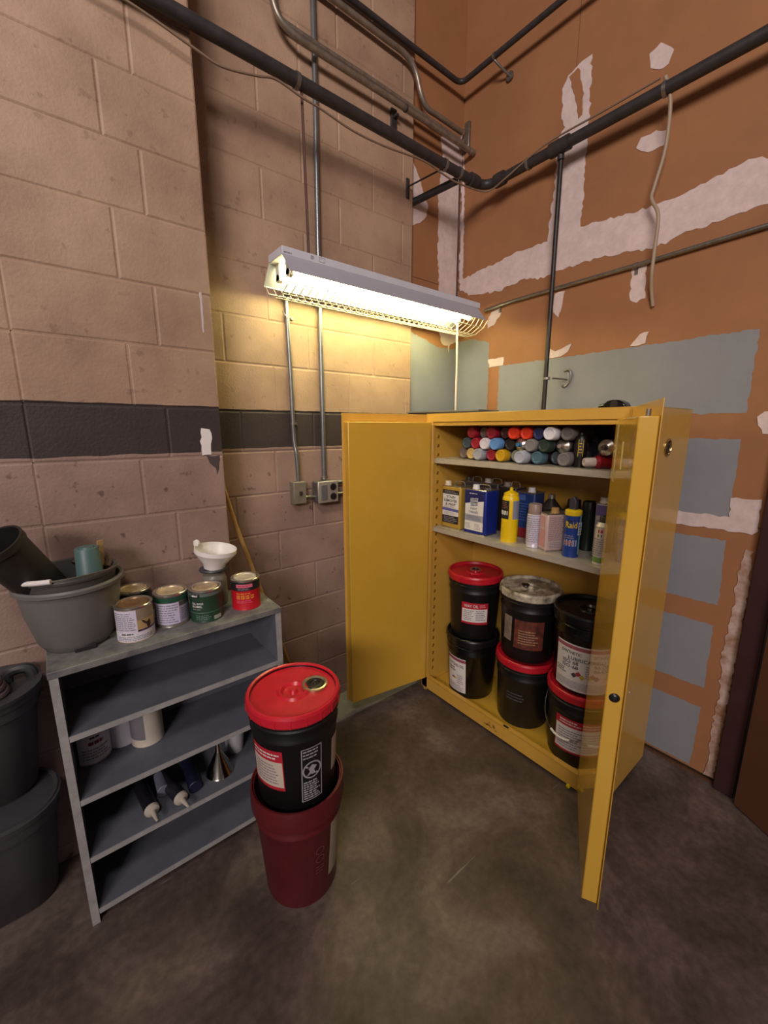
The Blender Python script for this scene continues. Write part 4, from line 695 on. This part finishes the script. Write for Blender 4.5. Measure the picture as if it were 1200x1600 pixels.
# back rank
for (x0, y0, dy, h, col, cc, lab) in [(1.83, 1.565, 0.12, 0.25, '4a4440', '3a3432', 'dark tin with ring handle behind the gold stain remover can'), (1.83, 1.43, 0.12, 0.252, '3b3634', 'b8b0a8', 'dark tin with pale cap behind the left half of the blue gallon can'), (1.83, 1.30, 0.10, 0.245, '2e2a2a', '8a8078', 'near-black tin behind the right edge of the blue gallon can')]:
    f_can(x0, y0, 0.10, dy, h, lab, col, capc=cc, group='tins in the back rank of the second shelf')
gx, gy = 1.83, 1.005
p = root('cone_top_can', (gx, gy, S2), 'dark cone-top tin behind the white spray can on the second shelf', 'can', 'tins in the back rank of the second shelf')
MB().lathe([(0, 0), (0.045, 0), (0.046, 0.004), (0.046, 0.17), (0.048, 0.174), (0.044, 0.180), (0.016, 0.215), (0.014, 0.222), (0, 0.222)], 28, 0, T((gx, gy, S2))).build('can_body', mat('can_2b2624', '2b2624', 0.35, 0.3), p)
MB().lathe([(0.015, 0.215), (0.016, 0.236), (0.013, 0.240), (0, 0.240)], 18, 0, T((gx, gy, S2))).build('cap', M_tin, p)
for x, y, c, bc_, lb in ((1.85, 0.905, '141214', '2a3048', 'spray can with black cap standing behind the pink oblong tin'), (1.86, 0.838, '121a16', '1f2a24', 'spray can with dark green-black cap behind the blue and yellow one'), (1.80, 0.915+0.005, '2a2220', '332a26', 'short brown spray can just behind the pink oblong tin')):
    aerosol((x, y, S2), (0, 0, 1), lb, c, bc_, r=0.031, h=0.175 if x > 1.82 else 0.145, caph=0.05 if x > 1.82 else 0.035, group='tins in the back rank of the second shelf')

# ================================================================== GREY SHELF UNIT
GX0, GX1, GY0, GY1, GZ = -0.083, 0.615, 1.40, 1.695, 0.908
gs_ = root('grey_shelf_unit', (0.266, 1.55, 0.0), 'worn grey wooden shelf unit standing against the block pillar', 'shelf unit')
for x0, x1 in ((GX0, GX0+0.022), (GX1-0.022, GX1)):
    sp_m = MB().box(x0, x1, GY0, GY1, 0.0, GZ-0.022).build('side_panel', M_gray, gs_, bevel=0.0015)
    MB().box(x0+0.0005, x1-0.0005, GY0-0.0015, GY0, 0.001, GZ-0.022).build('worn_edge', M_grayedge, sp_m)
tb_ = MB().box(GX0-0.002, GX1+0.002, GY0-0.003, GY1, GZ-0.022, GZ).build('top_board', M_graytop, gs_, bevel=0.002)
MB().box(GX0+0.022, GX1-0.022, GY1-0.008, GY1-0.001, 0.03, GZ-0.022).build('back_board', M_gray, gs_)
for z in (0.690, 0.466, 0.252, 0.050):
    s_ = MB().box(GX0+0.022, GX1-0.022, GY0+0.002, GY1-0.008, z-0.019, z).build('shelf', M_gray, gs_, bevel=0.0012)
    MB().box(GX0+0.022, GX1-0.022, GY0, GY0+0.0018, z-0.0185, z-0.0005).build('worn_edge', M_grayedge, s_)

# ---------------------------------------------------------------- paint tins
def paint_can(x, y, z, label, body, r=0.054, h=0.118, lid='c8b08a', lidrough=0.35, group=None, rz=0.0):
    p = root('paint_can', (x, y, z), label, 'paint can', group)
    MB().lathe([(0, 0.002), (r-0.002, 0.002), (r, 0.0), (r+0.0012, 0.002), (r, 0.005), (r, h-0.008), (r+0.0018, h-0.005), (r+0.0018, h-0.001), (r, h), (r-0.004, h), (r-0.006, h-0.004), (r-0.010, h-0.004)], 36, 0, T((x, y, z))).build('can_body', body, p)
    MB().lathe([(r-0.011, h-0.006), (r-0.011, h-0.001), (r-0.014, h+0.0005), (r-0.017, h-0.004), (r-0.030, h-0.003), (r-0.032, h-0.004), (0, h-0.004)], 36, 0, T((x, y, z))).build('lid', mat('tin_lid_'+lid, lid, lidrough, 0.35, noise=0.3, scale=30), p)
    MB().lathe([(r+0.0012, h-0.008), (r+0.002, h-0.006), (r+0.002, h-0.001), (r, h+0.0006), (r-0.006, h+0.0002), (r-0.010, h-0.003)], 36, 0, T((x, y, z))).build('rim', M_tin, p)
    return p, (lambda u0: Lab(cyl_map((x, y, z), lambda v: r, cam_a(x, y)+u0)))
G_t = 'paint cans on top of the grey shelf unit'
p, LF = paint_can(0.150, 1.492, GZ, 'white paint can with dog-brown picture label nearest the grey pot', mat('tin_cream', 'b8a894', 0.45), group=G_t, lid='8a6a4a')
L_ = LF(0.0); L_.rect(-0.080, 0.004, 0.075, 0.034, mat('label_cream', 'd2ccd4', 0.6)); L_.rect(-0.07, 0.034, 0.004, 0.108, mat('label_lilac', 'ccc4d4', 0.6)); L_.rect(0.004, 0.072, 0.075, 0.108, mat('label_taupe', '8c7a68', 0.6)); L_.rect(0.004, 0.040, 0.075, 0.072, mat('label_sand', 'b09468', 0.6)); L_.rect(0.004, 0.034, 0.075, 0.040, mat('label_purple', '3a2450', 0.6))
L_.poly([(0.016, 0.072), (0.024, 0.068), (0.032, 0.060), (0.044, 0.066), (0.046, 0.050), (0.042, 0.040), (0.034, 0.040), (0.030, 0.054), (0.022, 0.060)], mat('label_darkbrown', '30201c', 0.6), 0.0012)
L_.lines(-0.065, 0.04, 0.0, 0.102, 9, M_print, seed=3).lines(-0.045, 0.026, 0.0, 0.033, 1, M_ink, fill=0.6).lines(-0.06, 0.006, 0.06, 0.022, 3, M_print, seed=5); L_.build(p)
p, LF = paint_can(0.268, 1.528, GZ, 'paint can with green top band and lilac text label atop the shelf unit', mat('tin_steel', 'a09a94', 0.3, 0.7), group=G_t, lid='d8c2a0')
L_ = LF(0.0); L_.rect(-0.085, 0.090, 0.085, 0.108, mat('band_green', '1e4a38', 0.4)); L_.rect(-0.08, 0.012, 0.022, 0.088, mat('label_lilac2', 'c4bcd6', 0.6)); L_.rect(0.022, 0.012, 0.085, 0.072, mat('label_mauve', '9a92a6', 0.6)); L_.rect(0.022, 0.074, 0.085, 0.086, mat('label_char', '4a4648', 0.6)); L_.lines(-0.072, 0.016, 0.018, 0.084, 8, M_print, seed=15).lines(0.028, 0.02, 0.08, 0.066, 6, mat('ink_mauve', '7a728a', 0.6), seed=16); L_.build(p)
p, LF = paint_can(0.374, 1.492, GZ, 'dark green enamel paint can with white lettering beside the funnel bottle', mat('tin_green', '23402f', 0.4), group=G_t, lid='d0b898')
L_ = LF(-0.15); L_.rect(-0.085, 0.096, 0.09, 0.108, mat('label_greygreen', '5a6460', 0.5)); L_.rect(-0.045, 0.092, -0.012, 0.106, M_ink, 0.0009); L_.lines(-0.042, 0.095, -0.016, 0.103, 1, M_white, 0.0016, 0.7); L_.text('OIL BASE', -0.042, 0.068, -0.002, 0.008, M_white).text('ENAMEL', -0.042, 0.057, -0.006, 0.008, M_white).lines(-0.042, 0.047, 0.0, 0.053, 1, M_print)
L_.rect(-0.08, 0.036, 0.09, 0.038, mat('line_green', '5a7a66', 0.5)); L_.rect(0.03, 0.006, 0.06, 0.020, mat('barcode', 'a8a8a0', 0.6)); L_.lines(-0.03, 0.01, 0.025, 0.03, 3, mat('ink_green', '5c7868', 0.6), seed=4); L_.build(p)
p, LF = paint_can(0.170, 1.632, GZ, 'dark green paint can half hidden behind the white one', mat('tin_dkgreen', '16251d', 0.4), group=G_t, lid='d8c0a0')
p, LF = paint_can(0.522, 1.498, GZ, 'red and black paint can at the right end of the shelf top', mat('tin_red', 'c01828', 0.4), group=G_t, lid='d9cbbd', lidrough=0.5, r=0.052)
L_ = LF(0.0); L_.poly([(-0.085, 0.108), (-0.085, 0.080), (-0.045, 0.072), (-0.01, 0.072), (0.03, 0.078), (0.085, 0.088), (0.085, 0.108)], M_ink, 0.0006) if False else L_.rect(-0.085, 0.077, 0.085, 0.110, M_ink)
L_.rect(-0.035, 0.090, 0.025, 0.103, mat('label_pink', 'd8647c', 0.6), 0.0009).lines(-0.03, 0.093, 0.02, 0.100, 1, mat('ink_rose', 'a83a54', 0.6), 0.0014, 0.6).lines(-0.03, 0.08, 0.02, 0.088, 2, M_print)
for q in range(4): L_.rect(-0.036+q*0.017, 0.045, -0.023+q*0.017, 0.060, mat('label_amber', 'd8842a', 0.6), 0.0009); L_.lines(-0.034+q*0.017, 0.048, -0.025+q*0.017, 0.057, 2, M_red, 0.0014, 0.4, seed=q)
L_.lines(-0.036, 0.063, 0.03, 0.070, 1, _mats['label_amber'], 0.0014, 0.6).lines(-0.036, 0.028, 0.03, 0.042, 2, _mats['label_pink'], 0.0014, 0.4); L_.build(p)
# funnel in a bottle
bt = root('plastic_bottle', (0.436, 1.595, GZ), 'grey translucent bottle behind the green can carrying a white funnel', 'bottle')
MB().lathe([(0, 0), (0.044, 0), (0.046, 0.004), (0.046, 0.10), (0.040, 0.118), (0.024, 0.13), (0.022, 0.15), (0.018, 0.15)], 28, 0, T((0.436, 1.595, GZ))).build('bottle_body', mat('bottle_grey', '7a7468', 0.35), bt)
MB().lathe([(0.018, 0.135), (0.050, 0.137), (0.052, 0.141), (0.050, 0.145), (0.018, 0.146)], 28, 0, T((0.436, 1.595, GZ))).build('collar', mat('bottle_collar', '3f3f44', 0.4), bt)
fn = root('funnel', (0.436, 1.595, GZ+0.13), 'white plastic funnel stuck in a bottle on the grey shelf unit', 'funnel')
MF = T((0.436, 1.595, GZ+0.115), axis=(0.12, -0.10, 1))
MB().lathe([(0.012, 0), (0.014, 0.03), (0.036, 0.034), (0.040, 0.05), (0.072, 0.095), (0.074, 0.110), (0.076, 0.110), (0.0765, 0.094), (0.042, 0.049), (0.038, 0.031), (0.017, 0.028), (0.015, 0)][::-1], 36, 0, MF).build('cone', M_whitepl, fn)
MB().slab([MF @ Vector((-0.006, q[0], q[1])) for q in ((0.066, 0.105), (0.084, 0.105), (0.086, 0.125), (0.074, 0.133), (0.062, 0.122))], [MF @ Vector((0.006, q[0], q[1])) for q in ((0.066, 0.105), (0.084, 0.105), (0.086, 0.125), (0.074, 0.133), (0.062, 0.122))]).build('hanging_tab', M_whitepl, fn, bevel=0.003)

# ---------------------------------------------------------------- grey pot with clutter
PXc, PYc = 0.0, 1.575
pt = root('plant_pot', (PXc, PYc, GZ), 'large grey plastic pot full of odds and ends on the shelf unit', 'pot')
M_pot = mat('grey_pot_plastic', '6a6866', 0.45, noise=0.15, scale=8)
MB().lathe([(0, 0.006), (0.075, 0.006), (0.082, 0.0), (0.090, 0.006), (0.104, 0.03), (0.124, 0.12), (0.133, 0.19), (0.137, 0.192), (0.143, 0.196), (0.144, 0.206), (0.140, 0.212), (0.132, 0.210), (0.128, 0.19), (0.116, 0.10), (0.098, 0.03), (0, 0.02)], 44, 0, T((PXc, PYc, GZ))).build('pot_body', M_pot, pt)
MB().box(-0.028, 0.028, -0.004, 0.004, 0.0, 0.016, M=T((PXc, PYc, GZ), 0) @ T((0.012, -0.0925, 0.0))).build('drain_notch', M_ink, pt, bevel=0.003)
ib = root('inner_bucket', (PXc, PYc, GZ+0.15), 'second grey pail nested in the pot, rolled rim and white bail grip showing', 'bucket')
MB().lathe([(0, 0.03), (0.09, 0.03), (0.110, 0.06), (0.122, 0.225), (0.128, 0.228), (0.130, 0.236), (0.126, 0.243), (0.119, 0.240), (0.106, 0.09), (0.085, 0.045), (0, 0.045)], 44, 0, T((PXc, PYc, GZ))).build('bucket_body', mat('dark_grey_plastic', '514e4c', 0.45, noise=0.2, scale=10), ib)
wr = [(PXc+0.134*math.cos(a), PYc+0.134*math.sin(a), GZ+0.236+0.012*math.sin((a-3.4)*1.1)) for a in [math.radians(195+q*7) for q in range(23)]]
b_ = MB().tube(wr, 0.0022, 6).build('bail', M_steel, ib); MB().tube(wr[0:9], 0.0075, 10).build('grip', M_whitepl, b_)
dt_ = root('nursery_pot', (-0.075, 1.585, GZ+0.10), 'dark olive tube-shaped pot leaning out of the grey pot, black mouth up', 'pot')
MB().lathe([(0, 0.0), (0.050, 0.0), (0.054, 0.01), (0.064, 0.32), (0.068, 0.322), (0.068, 0.342), (0.062, 0.342), (0.054, 0.02), (0, 0.015)], 32, 0, T((-0.005, 1.615, GZ+0.080), axis=(-0.42, -0.34, 0.84))).build('pot_body', mat('olive_pot', '2a2520', 0.55, noise=0.3, scale=12), dt_)
MB().lathe([(0.0545, 0.03), (0.0615, 0.338)], 32, 0, T((-0.005, 1.615, GZ+0.080), axis=(-0.42, -0.34, 0.84))).build('pot_lining', mat('pot_inside', '0f0d0c', 0.7), dt_)
tc_ = root('cup', (0.045, 1.55, GZ+0.045), 'upturned teal plastic cup sticking out of the grey pot', 'cup')
MB().lathe([(0.038, 0), (0.041, 0.0), (0.032, 0.215), (0.029, 0.219), (0.020, 0.217), (0.018, 0.221), (0, 0.221)], 28, 0, T((0.052, 1.545, GZ+0.09), axis=(0.0, 0, 1))).build('cup_body', mat('teal_cup', '4a6464', 0.45), tc_)
sk_ = root('paint_stirrer', (0.07, 1.57, GZ+0.045), 'pale wooden stirring stick beside the teal cup', 'stick')
MB().box(-0.010, 0.010, -0.0015, 0.0015, 0.0, 0.265, M=T((0.075, 1.60, GZ+0.055), axis=(0.06, -0.10, 1))).build('blade', mat('pale_wood', 'b89a6a', 0.6, noise=0.2, scale=30), sk_)
cl_ = root('wood_offcut', (0.08, 1.62, GZ+0.15), 'brown curved offcut lying inside the grey pot behind the cup', 'offcut')
MB().tube(spline([(0.02, 1.64, GZ+0.235), (0.05, 1.655, GZ+0.262), (0.085, 1.645, GZ+0.262), (0.108, 1.61, GZ+0.238), (0.10, 1.58, GZ+0.22)], 5), [0.014]*21, 10).build('body', mat('brown_offcut', '5c4238', 0.7, noise=0.3, scale=25), cl_)

# ---------------------------------------------------------------- things inside the grey shelf unit
G_s = 'cans on the second level of the shelf unit'
p, LF = paint_can(-0.012, 1.598, 0.466, 'white paint can with maroon lettering at the left of the second level', mat('tin_grey', '8f8c94', 0.5), group=G_s, h=0.125)
L_ = LF(0.0); L_.rect(-0.045, 0.006, 0.075, 0.112, mat('label_pale', 'd2ced8', 0.6)); L_.rect(-0.052, 0.006, -0.045, 0.112, mat('ink_navy', '24264a', 0.6)); L_.lines(-0.01, 0.072, 0.045, 0.088, 1, mat('ink_maroon', '7a2438', 0.6), fill=0.8).lines(-0.005, 0.095, 0.03, 0.105, 1, M_ink, fill=0.6).lines(-0.03, 0.02, 0.06, 0.062, 4, M_print, seed=5); L_.build(p)
p, LF = paint_can(0.082, 1.628, 0.466, 'white paint can in the middle, partly behind its neighbours on the second level', mat('tin_white2', 'c8c5d0', 0.5), group=G_s, h=0.12)
p, LF = paint_can(0.152, 1.572, 0.466, 'cream paint can with grey side panel at the right of the second level', mat('tin_cream2', 'c9bfb2', 0.5), group=G_s, h=0.165, r=0.052)
L_ = LF(-0.75); L_.rect(-0.05, 0.03, 0.03, 0.15, mat('label_dusk', '77717a', 0.6)); L_.rect(-0.05, 0.12, -0.01, 0.14, mat('ink_maroon', '7a2438', 0.6), 0.0009); L_.build(p)
G_c = 'caulk tubes on the third level'
Z3 = 0.252
def caulk(x, y, rz, label, col, tip='b2a89c', ln=0.215):
    p = root('caulk_tube', (x, y, Z3), label, 'caulk tube', G_c); d = (math.sin(rz), -math.cos(rz), 0); M = T((x, y, Z3+0.0245), axis=d)
    MB().lathe([(0, -ln), (0.020, -ln), (0.0235, -ln+0.002), (0.0235, -0.004), (0.0245, -0.002), (0.0245, 0.0)], 24, 0, M).build('cartridge', mat('cart_'+col, col, 0.5), p)
    MB().lathe([(0.0245, -0.001), (0.0245, 0.003), (0.022, 0.009), (0.014, 0.013), (0.0095, 0.015), (0.008, 0.024), (0.004, 0.058), (0, 0.059)], 20, 0, M).build('nozzle', mat('caulk_nozzle', tip, 0.45), p); return p
caulk(0.122, 1.445, 0.10, 'dark caulk tube pointing its pale nozzle outwards, left of the two', '1c1b24')
caulk(0.212, 1.432, 0.22, 'dark caulk tube with pale nozzle poking past the shelf edge, right of the two', '24222c')
p = root('caulk_tube', (0.176, 1.53, Z3+0.0245), 'pale grey caulk tube lying behind the two nozzles', 'caulk tube', G_c)
MB().lathe([(0, 0), (0.021, 0), (0.0235, 0.002), (0.0235, 0.13), (0, 0.13)], 22, 0, T((0.172, 1.498, Z3+0.0245), axis=(0.05, 1, 0))).build('cartridge', mat('cart_6f6f80', '6f6f80', 0.5), p)
p = root('caulk_tube', (0.272, 1.46, Z3), 'navy blue caulk tube lying at the right of the caulk tubes', 'caulk tube', G_c)
MB().lathe([(0, 0), (0.021, 0), (0.0235, 0.002), (0.0235, 0.20), (0, 0.20)], 22, 0, T((0.266, 1.445, Z3+0.0245), axis=(0.06, 1, 0))).build('cartridge', mat('cart_12152e', '12152e', 0.5), p)
mfn = root('metal_funnel', (0.368, 1.492, Z3), 'shiny steel funnel standing upside down on the third level', 'funnel')
MB().lathe([(0.050, 0.0), (0.052, 0.003), (0.050, 0.006), (0.014, 0.085), (0.010, 0.094), (0.007, 0.15), (0.006, 0.15), (0.009, 0.092), (0.048, 0.004)], 32, 0, T((0.368, 1.492, Z3))).build('cone', mat('polished_steel', 'c4beb4', 0.14, 1.0), mfn)
wc = root('cup', (0.455, 1.572, Z3), 'white tapered plastic cup on the third level behind the pails', 'cup')
MB().lathe([(0, 0.002), (0.030, 0.002), (0.032, 0.0), (0.033, 0.004), (0.043, 0.105), (0.046, 0.108), (0.044, 0.112), (0.040, 0.108), (0.029, 0.008), (0, 0.008)], 28, 0, T((0.455, 1.572, Z3))).build('cup_body', mat('cup_white', 'b9b7bc', 0.45), wc)

# ---------------------------------------------------------------- broom handle, tubs
tag(MB().tube([(0.545, 1.815, 1.42), (0.60, 1.80, 1.17), (0.80, 1.745, 0.42), (0.905, 1.72, 0.012)], 0.0098, 12).build('broom_handle', mat('handle_wood', 'b48c50', 0.5, noise=0.25, scale=18)), 'light wooden broom handle leaning behind the shelf unit and pails', 'broom handle')
M_tub = mat('dark_grey_tub', '464447', 0.5, noise=0.2, scale=7)
def rrect(x0, x1, y0, y1, r, z, n=7):
    out = []
    for cx, cy, a0 in ((x1-r, y1-r, 0), (x0+r, y1-r, 90), (x0+r, y0+r, 180), (x1-r, y0+r, 270)):
        for q in range(n): a = math.radians(a0+90*q/(n-1)); out.append((cx+r*math.cos(a), cy+r*math.sin(a), z))
    return out
def loft(mb, rings):
    n = len(rings[0]); vs = [p for r_ in rings for p in r_]; fs = [(i*n+k, i*n+(k+1) % n, (i+1)*n+(k+1) % n, (i+1)*n+k) for i in range(len(rings)-1) for k in range(n)]
    return mb.add(vs, fs+[tuple(range(n))[::-1], tuple(range((len(rings)-1)*n, len(rings)*n))])
def tub(z, hh, label):
    p = root('storage_tub', (-0.37, 1.59, z), label, 'tub', 'dark grey tubs left of the shelf unit')
    def ring(q, d=0.0): # q 0..1 up the wall, d outward
        e = 0.045*q; f = 0.11*q; return rrect(-0.58-e-d, -0.165+e+d, 1.575-f-d, 1.722+d if d < 0.004 else 1.726, 0.075+e+d, z+hh*q)
    MB(); mb = MB(); loft(mb, [ring(0, -0.012), ring(0.02), ring(0.83), ring(0.84, 0.008), ring(0.985, 0.008), ring(1.0, 0.004), ring(1.0, -0.006), ring(0.85, -0.010)]); mb.build('tub_body', M_tub, p, ang=50)
    mb = MB(); loft(mb, [ring(0.935, 0.006), ring(0.94, 0.013), ring(0.985, 0.013), ring(0.99, 0.006)]); mb.build('rim', M_tub, p, ang=50); return p, ring
tub(0.0, 0.43, 'lower of two dark grey plastic tubs on the floor')
t2, rg_ = tub(0.432, 0.38, 'upper dark grey plastic tub with lid, stacked on its twin')
mb = MB(); loft(mb, [rg_(0.985, 0.014), rg_(1.0, 0.016), rg_(1.03, 0.014), rg_(1.035, -0.02), rg_(1.02, -0.035)]); mb.build('lid', M_tub, t2, ang=50)
MB().tube(spline([(-0.19, 1.60, 0.822), (-0.185, 1.60, 0.846), (-0.16, 1.60, 0.854), (-0.135, 1.60, 0.846), (-0.13, 1.60, 0.815)], 5), 0.016, 10).build('lid_handle', M_tub, t2)
rp_ = root('rope_coil', (-0.235, 1.51, 0.826), 'greyish pink coil of rope lying on the tub lid', 'rope')
mb = MB()
for q in range(3):
    mb.tube([(-0.245+ (0.058-0.006*q)*math.cos(a), 1.525+(0.05-0.004*q)*math.sin(a), 0.836+q*0.017+0.004*math.sin(3*a)) for a in [2*math.pi*j/28 for j in range(29)]], 0.0105, 8)
mb.build('coil', mat('rope_fibre', '6e5c5c', 0.85, noise=0.3, scale=90, bump=0.5, bscale=200), rp_)
